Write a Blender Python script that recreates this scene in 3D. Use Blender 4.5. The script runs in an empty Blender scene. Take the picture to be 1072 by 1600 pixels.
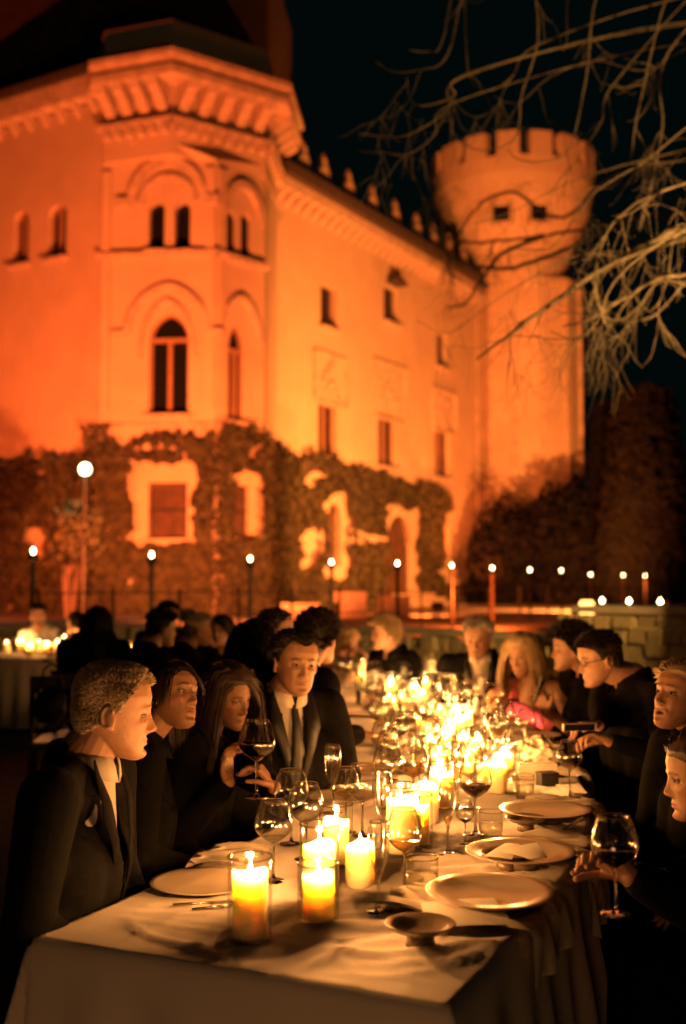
import bpy, math, random
import numpy as np
from mathutils import Vector, Matrix, noise
from mathutils.geometry import tessellate_polygon
random.seed(7); RNG = np.random.default_rng(7)
SC = bpy.context.scene; COL = SC.collection
R = math.radians
# ------------------------------------------------------------------ camera
CAMH = 1.52; PITCH = R(3.66); F = 1750.0
cd = bpy.data.cameras.new('camera'); cam = bpy.data.objects.new('camera', cd); COL.objects.link(cam)
cam.location = (0, 0, CAMH); cam.rotation_euler = (R(90) + PITCH, 0, 0)
cd.sensor_fit = 'VERTICAL'; cd.sensor_height = 36; cd.lens = 36 * F / 1600
cd.clip_start = .05; cd.clip_end = 1500
cd.dof.use_dof = True; cd.dof.focus_distance = 3.15; cd.dof.aperture_fstop = 1.85; cd.dof.aperture_blades = 9
SC.camera = cam
# ------------------------------------------------------------------ night sky
W = bpy.data.worlds.new('World'); SC.world = W; W.use_nodes = True
bg = W.node_tree.nodes['Background']; bg.inputs[0].default_value = (.0014, .0066, .0056, 1); bg.inputs[1].default_value = .36
# ------------------------------------------------------------------ render settings
SC.view_settings.view_transform = 'Standard'; SC.view_settings.look = 'None'
SC.view_settings.exposure = 0; SC.view_settings.gamma = 1; SC.view_settings.use_curve_mapping = False
SC.render.engine = 'CYCLES'
cy = SC.cycles; cy.use_denoising = True; cy.max_bounces = 7; cy.transparent_max_bounces = 40
cy.diffuse_bounces = 2; cy.glossy_bounces = 3; cy.transmission_bounces = 5
cy.sample_clamp_indirect = 3; cy.sample_clamp_direct = 0; cy.caustics_reflective = False; cy.caustics_refractive = False
try: cy.denoiser = 'OPENIMAGEDENOISE'
except Exception: pass

def spot(name, loc, target, power, color, size=100, blend=.7, radius=.12):
    l = bpy.data.lights.new(name, 'SPOT'); l.energy = power; l.color = color
    l.spot_size = R(size); l.spot_blend = blend; l.shadow_soft_size = radius
    o = bpy.data.objects.new(name, l); COL.objects.link(o); o.location = loc
    o.rotation_euler = (Vector(target) - Vector(loc)).to_track_quat('-Z', 'Y').to_euler()
    return o
K = .88
FLOODS = [  # place on the terrace, aim, power, colour
    ((8.3, 36.5, .95), (3.6, 50.0, 8.0), 36000, (1, .24, .040), 120),
    ((-3.4, 24.6, .95), (-3.6, 38.0, 9.0), 31000, (1, .160, .030), 100),
    ((-13.0, 24.6, .95), (-8.5, 37.0, 8.0), 15000, (1, .11, .017), 110),
    ((5.2, 49.0, .95), (9.3, 57.0, 14.0), 6500, (1, .15, .024), 90),
    ((2.6, 31.5, .95), (.8, 44.5, 6.0), 9500, (1, .205, .034), 110),
]
flood_lights = [spot('flood_light', a, b, p * K, c, s) for a, b, p, c, s in FLOODS]
tree_spot = spot('tree_light', (3.3, 6.9, 2.7), (2.3, 8.6, 4.5), 1000, (1, .52, .14), 100, .9, .05)
wall_spot = spot('added_wall_light', (4.0, 6.2, 3.2), (.4, 14.2, .7), 4200, (1, .52, .12), 36, .9, .05)  # added lamp with no visible source, brightens the rubble wall
terrace_spot = spot('added_terrace_light', (3.0, 23.0, 1.3), (.5, 30.0, .6), 1500, (1, .14, .018), 150, .9, .1)  # extra unseen lamp put in to redden the terrace and its blocks

fill_lamp = bpy.data.lights.new('camera_fill', 'POINT'); fill_lamp.energy = 34; fill_lamp.color = (1, .44, .15); fill_lamp.shadow_soft_size = .5  # added warm fill near the camera for the cloth front, no candles there
fo = bpy.data.objects.new('camera_fill', fill_lamp); COL.objects.link(fo); fo.location = (-.4, -.3, .38)

def unproj(px, py):
    u = (px - 536) / F; v = (800 - py) / F
    return Vector((u, math.cos(PITCH) - v * math.sin(PITCH), math.sin(PITCH) + v * math.cos(PITCH)))
def at(px, py, d):
    r = unproj(px, py); r = r * (d / r.y); return Vector((r.x, r.y, r.z + CAMH))
def onz(px, py, z):
    r = unproj(px, py); r = r * ((z - CAMH) / r.z); return Vector((r.x, r.y, z))

# ------------------------------------------------------------------ materials
MATS = {}
def new_mat(name):
    m = bpy.data.materials.new(name); m.use_nodes = True; nt = m.node_tree
    return m, nt, nt.nodes['Principled BSDF']
def node(nt, t, **kw):
    n = nt.nodes.new(t)
    for k, v in kw.items():
        if k in n.inputs.keys(): n.inputs[k].default_value = v
        else: setattr(n, k, v)
    return n
def mat(name, col, rough=.7, col2=None, scale=8, bump=0, bscale=None, metallic=0, detail=5, spec=.5, thr=(.35, .65), sheen=0, coat=0):
    if name in MATS: return MATS[name]
    m, nt, b = new_mat(name); L = nt.links
    b.inputs['Roughness'].default_value = rough; b.inputs['Metallic'].default_value = metallic
    b.inputs['Specular IOR Level'].default_value = spec
    if sheen: b.inputs['Sheen Weight'].default_value = sheen
    if coat: b.inputs['Coat Weight'].default_value = coat
    tc = node(nt, 'ShaderNodeTexCoord')
    if col2:
        nz = node(nt, 'ShaderNodeTexNoise', Scale=scale, Detail=detail); L.new(tc.outputs['Object'], nz.inputs['Vector'])
        cr = node(nt, 'ShaderNodeValToRGB'); L.new(nz.outputs[0], cr.inputs[0])
        cr.color_ramp.elements[0].position = thr[0]; cr.color_ramp.elements[1].position = thr[1]
        cr.color_ramp.elements[0].color = (*col, 1); cr.color_ramp.elements[1].color = (*col2, 1)
        L.new(cr.outputs[0], b.inputs['Base Color'])
    else: b.inputs['Base Color'].default_value = (*col, 1)
    if bump:
        n2 = node(nt, 'ShaderNodeTexNoise', Scale=bscale or scale * 4, Detail=6); L.new(tc.outputs['Object'], n2.inputs['Vector'])
        bp = node(nt, 'ShaderNodeBump', Strength=bump, Distance=.01); L.new(n2.outputs[0], bp.inputs['Height']); L.new(bp.outputs[0], b.inputs['Normal'])
    MATS[name] = m; return m
def emit(name, col, strength):
    if name in MATS: return MATS[name]
    m, nt, b = new_mat(name)
    b.inputs['Base Color'].default_value = (0, 0, 0, 1); b.inputs['Emission Color'].default_value = (*col, 1); b.inputs['Emission Strength'].default_value = strength
    m.cycles.emission_sampling = 'NONE'; MATS[name] = m; return m
def glassmat(name, tint=(.97, .97, .95), edge=(.62, .6, .5), rough=.03, f0=.04, gcol=(1, 1, 1)):
    """thin walled glass: clear when seen square on, reflecting and denser at its edges"""
    if name in MATS: return MATS[name]
    m = bpy.data.materials.new(name); m.use_nodes = True; nt = m.node_tree; nt.nodes.clear(); L = nt.links
    out = node(nt, 'ShaderNodeOutputMaterial'); tr = node(nt, 'ShaderNodeBsdfTransparent'); gl = node(nt, 'ShaderNodeBsdfGlossy', Roughness=rough)
    gl.inputs['Color'].default_value = (*gcol, 1)
    lw = node(nt, 'ShaderNodeLayerWeight', Blend=.5)
    p = node(nt, 'ShaderNodeMath', operation='POWER'); p.inputs[1].default_value = 3.4; L.new(lw.outputs['Facing'], p.inputs[0])
    mr = node(nt, 'ShaderNodeMapRange'); L.new(p.outputs[0], mr.inputs[0]); mr.inputs[3].default_value = f0; mr.inputs[4].default_value = .85
    mc = node(nt, 'ShaderNodeMixRGB'); L.new(p.outputs[0], mc.inputs[0]); mc.inputs[1].default_value = (*tint, 1); mc.inputs[2].default_value = (*edge, 1)
    L.new(mc.outputs[0], tr.inputs[0]); mx = node(nt, 'ShaderNodeMixShader')
    L.new(mr.outputs[0], mx.inputs[0]); L.new(tr.outputs[0], mx.inputs[1]); L.new(gl.outputs[0], mx.inputs[2]); L.new(mx.outputs[0], out.inputs[0])
    MATS[name] = m; return m
def M(n): return MATS[n]
mat('plaster', (.50, .42, .33), .9, (.42, .35, .27), .9, .3, 14, thr=(.3, .75))
mat('stone', (.52, .45, .37), .85, (.36, .3, .24), 3, .6, 20)
mat('roof', (.035, .03, .028), .8, (.06, .05, .045), 5)
mat('shutter', (.10, .055, .035), .7, (.05, .03, .02), 4)
mat('iron', (.012, .012, .012), .5)
mat('pane', (.008, .01, .01), .12)
mat('timber_frame', (.32, .20, .13), .6, (.25, .15, .1), 9)
mat('ivy', (.050, .050, .020), .75, (.020, .022, .010), 3.5, thr=(.4, .6))
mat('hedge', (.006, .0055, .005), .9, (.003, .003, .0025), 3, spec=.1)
mat('gravel', (.16, .13, .10), .95, (.10, .08, .06), 14, .8, 60)
mat('paving', (.30, .25, .20), .9, (.22, .18, .14), 3, .5, 30)
mat('terracotta', (.16, .05, .03), .9, (.11, .035, .02), 3)
mat('rubble', (.36, .28, .17), .95, (.15, .12, .07), 14, .9, 30)
mat('bark', (.20, .15, .095), .9, (.11, .08, .05), 30, .7, 90)
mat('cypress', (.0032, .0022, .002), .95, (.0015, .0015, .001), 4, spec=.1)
mat('cloth', (.72, .64, .55), .92, (.66, .58, .50), 3, .25, 600, sheen=.1)
mat('napkin', (.66, .58, .45), .9, (.58, .5, .38), 6, .3, 400)
mat('paper', (.78, .72, .62), .8)
mat('china', (.47, .39, .30), .22, (.42, .35, .27), 5, spec=.6)
mat('stoneware', (.20, .15, .10), .3, (.15, .11, .08), 20, spec=.6)
mat('steel', (.55, .52, .48), .22, metallic=1)
mat('black_cloth', (.0035, .0035, .0035), .95, (.006, .0055, .005), 30, .5, 250, spec=.06)
mat('suit', (.004, .004, .004), .9, (.0065, .006, .006), 40, .35, 300, spec=.10)
mat('satin', (.008, .0075, .007), .5, spec=.35)
mat('tie', (.012, .012, .014), .45)
mat('shirt', (.66, .60, .50), .85, (.6, .54, .45), 9, .2, 300)
mat('grey_shirt', (.40, .36, .30), .85, (.34, .3, .25), 9, .2, 300)
mat('pink_dress', (.62, .14, .15), .8, (.5, .1, .12), 12)
mat('pink_scarf', (.85, .12, .40), .7)
mat('tan_cloth', (.30, .22, .15), .9, (.24, .17, .12), 12)
mat('leather', (.012, .011, .011), .45)
mat('chair_wood', (.010, .007, .005), .5, (.016, .011, .008), 12)
mat('eye_white', (.26, .22, .19), .2); mat('iris', (.025, .015, .01), .1)
mat('phone', (.01, .01, .012), .15)
emit('flame', (1, .70, .32), 55); emit('torch_glow', (1, .74, .36), 26); emit('lamp_glow', (.80, 1, .42), 16); emit('ember', (1, .45, .1), 5)
glassmat('holder_glass', f0=.05, rough=.07); glassmat('drinking_glass', f0=.085, edge=(.6, .55, .42), rough=.10)
glassmat('red_wine', (.20, .02, .01), (.08, .01, .01), .05, .05); glassmat('white_wine', (.93, .72, .36), (.6, .4, .15), .04, .05); glassmat('water', (.93, .93, .88), (.6, .55, .45), .02, .05)
def clear_glass():
    m, nt, b = new_mat('solid_glass'); b.inputs['Base Color'].default_value = (1, .97, .92, 1); b.inputs['Roughness'].default_value = .02; b.inputs['Transmission Weight'].default_value = 1; b.inputs['IOR'].default_value = 1.47; MATS['solid_glass'] = m
clear_glass()
def wax():
    m, nt, b = new_mat('wax'); b.inputs['Base Color'].default_value = (.93, .80, .55, 1); b.inputs['Roughness'].default_value = .45
    b.inputs['Subsurface Weight'].default_value = 1; b.inputs['Subsurface Radius'].default_value = (1, .84, .58); b.inputs['Subsurface Scale'].default_value = .055
    MATS['wax'] = m
wax()
def skinmat():
    m, nt, b = new_mat('skin'); L = nt.links
    a = node(nt, 'ShaderNodeAttribute', attribute_name='tint'); tc = node(nt, 'ShaderNodeTexCoord')
    nz = node(nt, 'ShaderNodeTexNoise', Scale=48, Detail=7, Roughness=.7); L.new(tc.outputs['Object'], nz.inputs['Vector'])
    mr = node(nt, 'ShaderNodeMapRange'); L.new(nz.outputs[0], mr.inputs[0]); mr.inputs[3].default_value = .62; mr.inputs[4].default_value = 1.34
    mx = node(nt, 'ShaderNodeVectorMath', operation='SCALE'); L.new(a.outputs['Color'], mx.inputs[0]); L.new(mr.outputs[0], mx.inputs['Scale'])
    L.new(mx.outputs[0], b.inputs['Base Color']); b.inputs['Roughness'].default_value = .46; b.inputs['Specular IOR Level'].default_value = .45
    b.inputs['Subsurface Weight'].default_value = .25; b.inputs['Subsurface Radius'].default_value = (1, .35, .18); b.inputs['Subsurface Scale'].default_value = .006
    n2 = node(nt, 'ShaderNodeTexNoise', Scale=320, Detail=3); L.new(tc.outputs['Object'], n2.inputs['Vector'])
    bp = node(nt, 'ShaderNodeBump', Strength=.6, Distance=.0025); L.new(n2.outputs[0], bp.inputs['Height']); L.new(bp.outputs[0], b.inputs['Normal'])
    MATS['skin'] = m
skinmat()
def hairmat(name, col, col2):
    m, nt, b = new_mat(name); L = nt.links; tc = node(nt, 'ShaderNodeTexCoord')
    nz = node(nt, 'ShaderNodeTexNoise', Scale=16, Detail=2); L.new(tc.outputs['Object'], nz.inputs['Vector'])
    cr = node(nt, 'ShaderNodeValToRGB'); cr.color_ramp.elements[0].color = (*col, 1); cr.color_ramp.elements[1].color = (*col2, 1)
    cr.color_ramp.elements[0].position = .35; cr.color_ramp.elements[1].position = .65
    L.new(nz.outputs[0], cr.inputs[0]); L.new(cr.outputs[0], b.inputs['Base Color'])
    b.inputs['Roughness'].default_value = .5; b.inputs['Specular IOR Level'].default_value = .35; MATS[name] = m
hairmat('hair_dark', (.012, .008, .006), (.028, .018, .012)); hairmat('hair_brown', (.03, .018, .011), (.06, .035, .02))
hairmat('hair_grey', (.26, .19, .12), (.52, .42, .30)); hairmat('hair_blond', (.40, .28, .14), (.62, .46, .26)); hairmat('hair_silver', (.34, .29, .23), (.55, .48, .4))

# ------------------------------------------------------------------ building helpers
def tag(o, label=None, cat=None, group=None, kind=None):
    if label: o['label'] = label
    if cat: o['category'] = cat
    if group: o['group'] = group
    if kind: o['kind'] = kind
    return o
def empty(name, loc=(0, 0, 0), rz=0, label=None, cat=None, group=None, kind=None):
    o = bpy.data.objects.new(name, None); COL.objects.link(o); o.location = loc; o.rotation_euler = (0, 0, rz)
    o.empty_display_size = .1; return tag(o, label, cat, group, kind)
def link(name, me, parent=None, loc=(0, 0, 0), rot=(0, 0, 0), scale=(1, 1, 1)):
    o = bpy.data.objects.new(name, me); COL.objects.link(o); o.location = loc; o.rotation_euler = rot; o.scale = scale
    if parent: o.parent = parent
    return o
class MB:
    def __init__(s): s.v = []; s.f = []
    def add(s, vs, fs):
        n = len(s.v); s.v.extend([tuple(p) for p in vs]); s.f.extend([tuple(i + n for i in f) for f in fs]); return s
    def box(s, c, d, rz=0, rx=0, taper=1.0):
        m = Matrix.Translation(Vector(c)) @ Matrix.Rotation(rz, 4, 'Z') @ Matrix.Rotation(rx, 4, 'X'); vs = []
        for z in (-.5, .5):
            t = taper if z > 0 else 1
            for x, y in ((-.5, -.5), (.5, -.5), (.5, .5), (-.5, .5)): vs.append(m @ Vector((x * d[0] * t, y * d[1] * t, z * d[2])))
        return s.add(vs, [(3, 2, 1, 0), (4, 5, 6, 7), (0, 1, 5, 4), (1, 2, 6, 5), (2, 3, 7, 6), (3, 0, 4, 7)])
    def tube(s, pts, r, n=8, cap=True):
        P = [Vector(p) for p in pts]; rr = r if hasattr(r, '__len__') else [r] * len(P); vs = []; fs = []
        up = None
        for i, p in enumerate(P):
            t = (P[min(i + 1, len(P) - 1)] - P[max(i - 1, 0)])
            t = t.normalized() if t.length > 1e-9 else Vector((0, 0, 1))
            if up is None: up = t.orthogonal().normalized()
            up = (up - t * up.dot(t)); up = up.normalized() if up.length > 1e-6 else t.orthogonal().normalized()
            w = t.cross(up)
            for k in range(n):
                a = 2 * math.pi * k / n; vs.append(p + (up * math.cos(a) + w * math.sin(a)) * rr[i])
        for i in range(len(P) - 1):
            for k in range(n): fs.append((i * n + k, i * n + (k + 1) % n, (i + 1) * n + (k + 1) % n, (i + 1) * n + k))
        if cap: fs.append(tuple(range(n))[::-1]); fs.append(tuple((len(P) - 1) * n + k for k in range(n)))
        return s.add(vs, fs)
    def lathe(s, prof, n=32, c=(0, 0, 0), closed=False):
        vs = []; fs = []; c = Vector(c); m = len(prof)
        for r, z in prof:
            for k in range(n):
                a = 2 * math.pi * k / n; vs.append(c + Vector((r * math.cos(a), r * math.sin(a), z)))
        for i in range(m - 1 + (1 if closed else 0)):
            j = (i + 1) % m
            for k in range(n): fs.append((i * n + k, i * n + (k + 1) % n, j * n + (k + 1) % n, j * n + k))
        return s.add(vs, fs)
    def prism(s, poly, z0, z1):
        n = len(poly); vs = [(p[0], p[1], z0) for p in poly] + [(p[0], p[1], z1) for p in poly]
        fs = [(i, (i + 1) % n, (i + 1) % n + n, i + n) for i in range(n)] + [tuple(range(n))[::-1], tuple(range(n, 2 * n))]
        return s.add(vs, fs)
    def mesh(s, name, m=None, smooth=False, off=(0, 0, 0)):
        me = bpy.data.meshes.new(name); o = Vector(off)
        vv = [(v[0] - o.x, v[1] - o.y, v[2] - o.z) for v in s.v] if o.length else s.v
        me.from_pydata(vv, [], s.f); me.update()
        if m: me.materials.append(M(m) if isinstance(m, str) else m)
        if smooth: me.polygons.foreach_set('use_smooth', [True] * len(me.polygons))
        return me
    def build(s, name, m, parent=None, smooth=False, loc=None, **kw):
        """geometry in world coordinates; parented under an unrotated empty"""
        off = parent_world(parent) if parent else Vector(loc or (0, 0, 0))
        me = s.mesh(name, m, smooth, off); o = link(name, me, parent, (0, 0, 0) if parent else off); return tag(o, **kw)
def parent_world(p):
    v = Vector((0, 0, 0))
    while p is not None: v += Vector(p.location); p = p.parent
    return v
def np_mesh(name, V, Fq, m, smooth=True):
    """V (n,3) float array, Fq (m,4) int array of quads"""
    me = bpy.data.meshes.new(name); V = np.ascontiguousarray(V, np.float32); Fq = np.ascontiguousarray(Fq, np.int32)
    me.vertices.add(len(V)); me.vertices.foreach_set('co', V.ravel()); k = Fq.shape[1]
    me.loops.add(Fq.size); me.loops.foreach_set('vertex_index', Fq.ravel()); me.polygons.add(len(Fq))
    me.polygons.foreach_set('loop_start', np.arange(0, Fq.size, k, dtype=np.int32)); me.update(calc_edges=True); me.validate()
    me.materials.append(M(m) if isinstance(m, str) else m)
    if smooth: me.polygons.foreach_set('use_smooth', [True] * len(me.polygons))
    return me
# ================================================================== GROUND AND SKY-LINE
g = MB(); g.add([(-300, -20, 0), (300, -20, 0), (300, 600, 0), (-300, 600, 0)], [(0, 1, 2, 3)]); g.build('ground', 'gravel', kind='structure')
g = MB(); g.box((0, 38, .29), (60, 28, .58)); g.build('terrace', 'paving', kind='structure')
TRZ = .58
def ztr(x, y): return TRZ if 24 < y < 52 and -30 < x < 30 else 0

# ================================================================== CASTLE
def arch_poly(cx, w, z0, zs, za, n=8, pointed=True):
    """outline of an opening: sill z0, spring zs, apex za"""
    P = [(cx - w / 2, z0), (cx + w / 2, z0), (cx + w / 2, zs)]
    for i in range(1, n):
        t = i / n
        if pointed: a = t * math.pi / 2; P.append((cx + w / 2 * (math.cos(a) ** 1.25 if True else 0), zs + (za - zs) * math.sin(a)))
        else: a = t * math.pi / 2; P.append((cx + w / 2 * math.cos(a), zs + (za - zs) * math.sin(a)))
    P.append((cx, za))
    for i in range(n - 1, 0, -1):
        a = i / n * math.pi / 2; e = 1.25 if pointed else 1; P.append((cx - w / 2 * math.cos(a) ** e, zs + (za - zs) * math.sin(a)))
    P.append((cx - w / 2, zs)); return P
def rect(cx, w, z0, z1): return [(cx - w / 2, z0), (cx + w / 2, z0), (cx + w / 2, z1), (cx - w / 2, z1)]
CB = at(262, 912, 36.4); CB.z = 0
castle = empty('castle', CB, label='floodlit orange castle with corner bay, long wing and round battlemented tower', cat='castle')
class Face:
    """a vertical wall plane from A to B (plan points, outside on the viewer's side)"""
    def __init__(s, A, B):
        s.A = Vector((A[0], A[1], 0)); s.B = Vector((B[0], B[1], 0)); s.L = (s.B - s.A).length; s.u = (s.B - s.A) / s.L
        s.n = Vector((s.u.y, -s.u.x, 0))      # outward (towards camera when A is left)
        s.rz = math.atan2(s.u.y, s.u.x)
    def p(s, t, z, o=0): q = s.A + s.u * t + s.n * o; q.z = z; return q
    def tz(s, px, py):
        r = unproj(px, py); c = Vector((0, 0, CAMH)); d = r.dot(s.n); k = (s.A - c).dot(s.n) / d; q = c + r * k
        return (q - s.A).dot(s.u), q.z
    def wall(s, z0, z1, holes, m='plaster', depth=.35, name='wall'):
        outer = [(0, z0), (s.L, z0), (s.L, z1), (0, z1)]; loops = [outer] + holes
        tris = tessellate_polygon([[Vector((a, b, 0)) for a, b in lp] for lp in loops]); flat = [q for lp in loops for q in lp]
        mb = MB(); vs = [s.p(a, b) for a, b in flat]; fs = []
        for t in tris:
            a, b, c = [vs[i] for i in t]; fs.append(t if (b - a).cross(c - a).dot(s.n) > 0 else t[::-1])
        mb.add(vs, fs)
        for h in holes:
            k = len(h); a = [s.p(x, z) for x, z in h] + [s.p(x, z, -depth) for x, z in h]
            mb.add(a, [(i, i + k, (i + 1) % k + k, (i + 1) % k) for i in range(k)])
        return mb.build(name, m, castle)
    def pane(s, poly, m='pane', depth=.3, name='window', **kw):
        mb = MB(); mb.add([s.p(a, b, -depth) for a, b in poly], [tuple(range(len(poly)))]); return mb.build(name, m, castle, **kw)
    def bar(s, mb, t0, z0, t1, z1, w, d, o):
        """a box beam in the wall plane between two points"""
        a = s.p(t0, z0, o); b = s.p(t1, z1, o); ax = (b - a); L = ax.length
        if L < 1e-5: return
        ax = ax / L; side = s.n.cross(ax)
        vs = []
        for e in (a, b):
            for i, j in ((-1, -1), (1, -1), (1, 1), (-1, 1)): vs.append(e + side * (i * w / 2) + s.n * (j * d / 2))
        mb.add(vs, [(3, 2, 1, 0), (4, 5, 6, 7), (0, 1, 5, 4), (1, 2, 6, 5), (2, 3, 7, 6), (3, 0, 4, 7)])
    def band(s, poly, w, d, o, name, m='stone', parent=None, closed=False):
        mb = MB(); n = len(poly)
        for i in range(n if closed else n - 1):
            a = poly[i]; b = poly[(i + 1) % n]; s.bar(mb, a[0], a[1], b[0], b[1], w, d, o + .0007 * i)
        return mb.build(name, m, parent or castle)
    def window(s, poly, mull=1, transom=None, frame=True, bars=0, pane='pane', depth=.3):
        wnd = s.pane(poly, pane, depth)
        xs = [p[0] for p in poly]; zs = [p[1] for p in poly]; x0, x1, z0, z1 = min(xs), max(xs), min(zs), max(zs)
        if frame:
            mb = MB()
            for i in range(len(poly)):
                a = poly[i]; b = poly[(i + 1) % len(poly)]; s.bar(mb, a[0], a[1], b[0], b[1], .16, .09, -depth + .06 + .0005 * i)
            zt = transom or z1
            for k in range(mull): s.bar(mb, x0 + (x1 - x0) * (k + 1) / (mull + 1), z0, x0 + (x1 - x0) * (k + 1) / (mull + 1), zt, .13, .12, -depth + .07)
            if transom: s.bar(mb, x0, transom, x1, transom, .14, .10, -depth + .065)
            mb.build('frame', 'timber_frame', wnd)
        for k in range(bars):
            mb = MB(); x = x0 + (x1 - x0) * (k + .5) / bars; mb.tube([s.p(x, z0, -.12), s.p(x, z1, -.12)], .018, 5); mb.build('bar', 'iron', wnd)
        if bars:
            mb = MB(); s.bar(mb, x0, (z0 + z1) / 2, x1, (z0 + z1) / 2, .05, .02, -.1); mb.build('bar', 'iron', wnd)
        mb = MB(); s.bar(mb, x0 - .12, z0 - .06, x1 + .12, z0 - .06, .12, .32, .05); mb.build('sill', 'stone', wnd)
        return wnd

def P2(px, d): q = at(px, 912, d); return (q.x, q.y)
# ---- plan of the corner bay
L0, L1, L2, L3 = P2(152, 36.65), P2(334, 36.25), P2(411, 37.95), P2(431, 41.0)
U0, U1, U2, U3 = P2(152, 36.6), P2(262, 35.75), P2(412, 37.85), P2(432, 40.9)
def zat(py, d): return at(536, py, d).z
fA = Face(L0, L1); fB = Face(L1, L2); fC = Face(L2, L3)
gA = Face(U0, U1); gB = Face(U1, U2); gC = Face(U2, U3)
wd = Vector((-.862, .507)); LW1 = (L0[0], L0[1] + .02)
LW0 = (LW1[0] + wd.x * 14, LW1[1] + wd.y * 14); fL = Face(LW0, LW1)
Wd = Vector((.507, .862)); W0 = (L3[0] - .35, L3[1] - .5); W1 = (W0[0] + Wd.x * 20.5, W0[1] + Wd.y * 20.5); fW = Face(W0, W1)
ZT = zat(248, 36.2)          # top of the chamfered part
ZU = zat(183, 36)            # under the cornice
def hole(f, px0, px1, pt, pb, ps=None, pointed=True):
    cx = (px0 + px1) / 2; t0, zb = f.tz(px0, pb); t1, _ = f.tz(px1, pb); t, za = f.tz(cx, pt)
    if ps is None: return rect((t0 + t1) / 2, abs(t1 - t0), zb, za)
    zs = f.tz(cx, ps)[1]; return arch_poly((t0 + t1) / 2, abs(t1 - t0), zb, zs, za, pointed=pointed)
# front face of the bay
hA = [hole(fA, 232, 294, 490, 648, 530), hole(fA, 232, 257, 315, 392, 328), hole(fA, 272, 297, 315, 392, 328), hole(fA, 231, 292, 754, 842)]
fA.wall(0, ZT, hA)
fA.window(hA[0], 1, transom=fA.tz(262, 530)[1]); fA.window(hA[1], 0, frame=False); fA.window(hA[2], 0, frame=False)
fA.window(hA[3], 0, bars=8, frame=False, pane='shutter')
hB = [hole(fB, 355, 378, 510, 656, 548), hole(fB, 354, 368, 330, 402, 340), hole(fB, 376, 391, 334, 408, 344), hole(fB, 361, 388, 758, 840)]
fB.wall(0, ZT, hB, depth=.14)
fB.window(hB[0], 1, transom=fB.tz(366, 548)[1], depth=.13); fB.window(hB[1], 0, frame=False, depth=.13); fB.window(hB[2], 0, frame=False, depth=.13); fB.window(hB[3], 0, bars=6, frame=False, pane='shutter', depth=.13)
fC.wall(0, ZT, [])
# mouldings round the arches and sill courses
def hood(f, px0, px1, ptop, pspring, w=.17, pointed=True, ext=26, name='hood_moulding', o=.09):
    t0, zs = f.tz(px0, pspring); t1, _ = f.tz(px1, pspring); _, za = f.tz((px0 + px1) / 2, ptop)
    c = (t0 + t1) / 2; r = (t1 - t0) / 2; e = 1.2 if pointed else 1.0; pts = []
    for i in range(19):
        a = math.pi * i / 18; pts.append((c - r * math.copysign(abs(math.cos(a)) ** e, math.cos(a)), zs + (za - zs) * math.sin(a)))
    d = ext / 50; pts = [(t0 - d, zs)] + pts + [(t1 + d, zs)]
    return f.band(pts, w, .18, o, name)
hood(fA, 200, 326, 448, 522); hood(fA, 207, 318, 255, 318, .3, False); hood(fA, 222, 306, 276, 322, .14, False, 0, o=.05)
hood(fA, 220, 304, 470, 560, .1, True, 0, o=.05); hood(fB, 343, 402, 465, 524, .17, ext=8); hood(fB, 349, 405, 290, 330, .26, False, 5)
def course(faces, z, h, d, name='string_course', m='stone'):
    for i, f in enumerate(faces):
        mb = MB(); f.bar(mb, -.02 - d / 2, z, f.L + d * .4, z, h, d, d / 2 - .02 + i * .003); mb.build(name, m, castle)
course([fA, fB], fA.tz(262, 398)[1], .16, .22); course([fA, fB, fC], fA.tz(262, 664)[1], .10, .1)
# pilaster strips at the corners of the bay
for f, t in ((fA, .16), (fA, fA.L - .2), (fB, .22)):
    mb = MB(); f.bar(mb, t, 7.2, t, ZT - .3, .30, .12, .05); mb.build('pilaster', 'plaster', castle)
# upper block: overhangs the chamfer on the arches
mb = MB(); poly = [U0, U1, U2, U3, (U3[0] - 6, U3[1] + 2), (U0[0] - 2, U0[1] + 5)]; mb.prism(poly, ZT, ZU + 3.2); mb.build('upper_storey', 'plaster', castle)
mb = MB(); lo_ = [(L0[0], L0[1], ZT), (L1[0], L1[1], ZT), (L2[0], L2[1], ZT), (L3[0], L3[1], ZT)]; hi_ = [(U0[0], U0[1] + .02, ZT + .4), (U1[0] + .02, U1[1] + .04, ZT + .4), (U2[0] - .02, U2[1] + .02, ZT + .4), (U3[0] - .02, U3[1], ZT + .4)]
mb.add(lo_ + hi_, [(0, 1, 5, 4), (1, 2, 6, 5), (2, 3, 7, 6)]); mb.build('squinch', 'plaster', castle)
# radiating stones over the arch
for k in range(9):
    a = math.pi * (k + 1) / 10; f = gA if k < 4 else gB
    for f, tc in ((gA, gA.L), (gB, 0)):
        t = tc + math.cos(a) * 1.5
        if 0 < t < f.L:
            z = fA.tz(262, 300)[1] + 1.45 + math.sin(a) * .42
            mb = MB(); f.bar(mb, t, z, t + math.cos(a) * .35, z + .38, .16, .04, .02); mb.build('voussoir', 'stone', castle)
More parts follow.
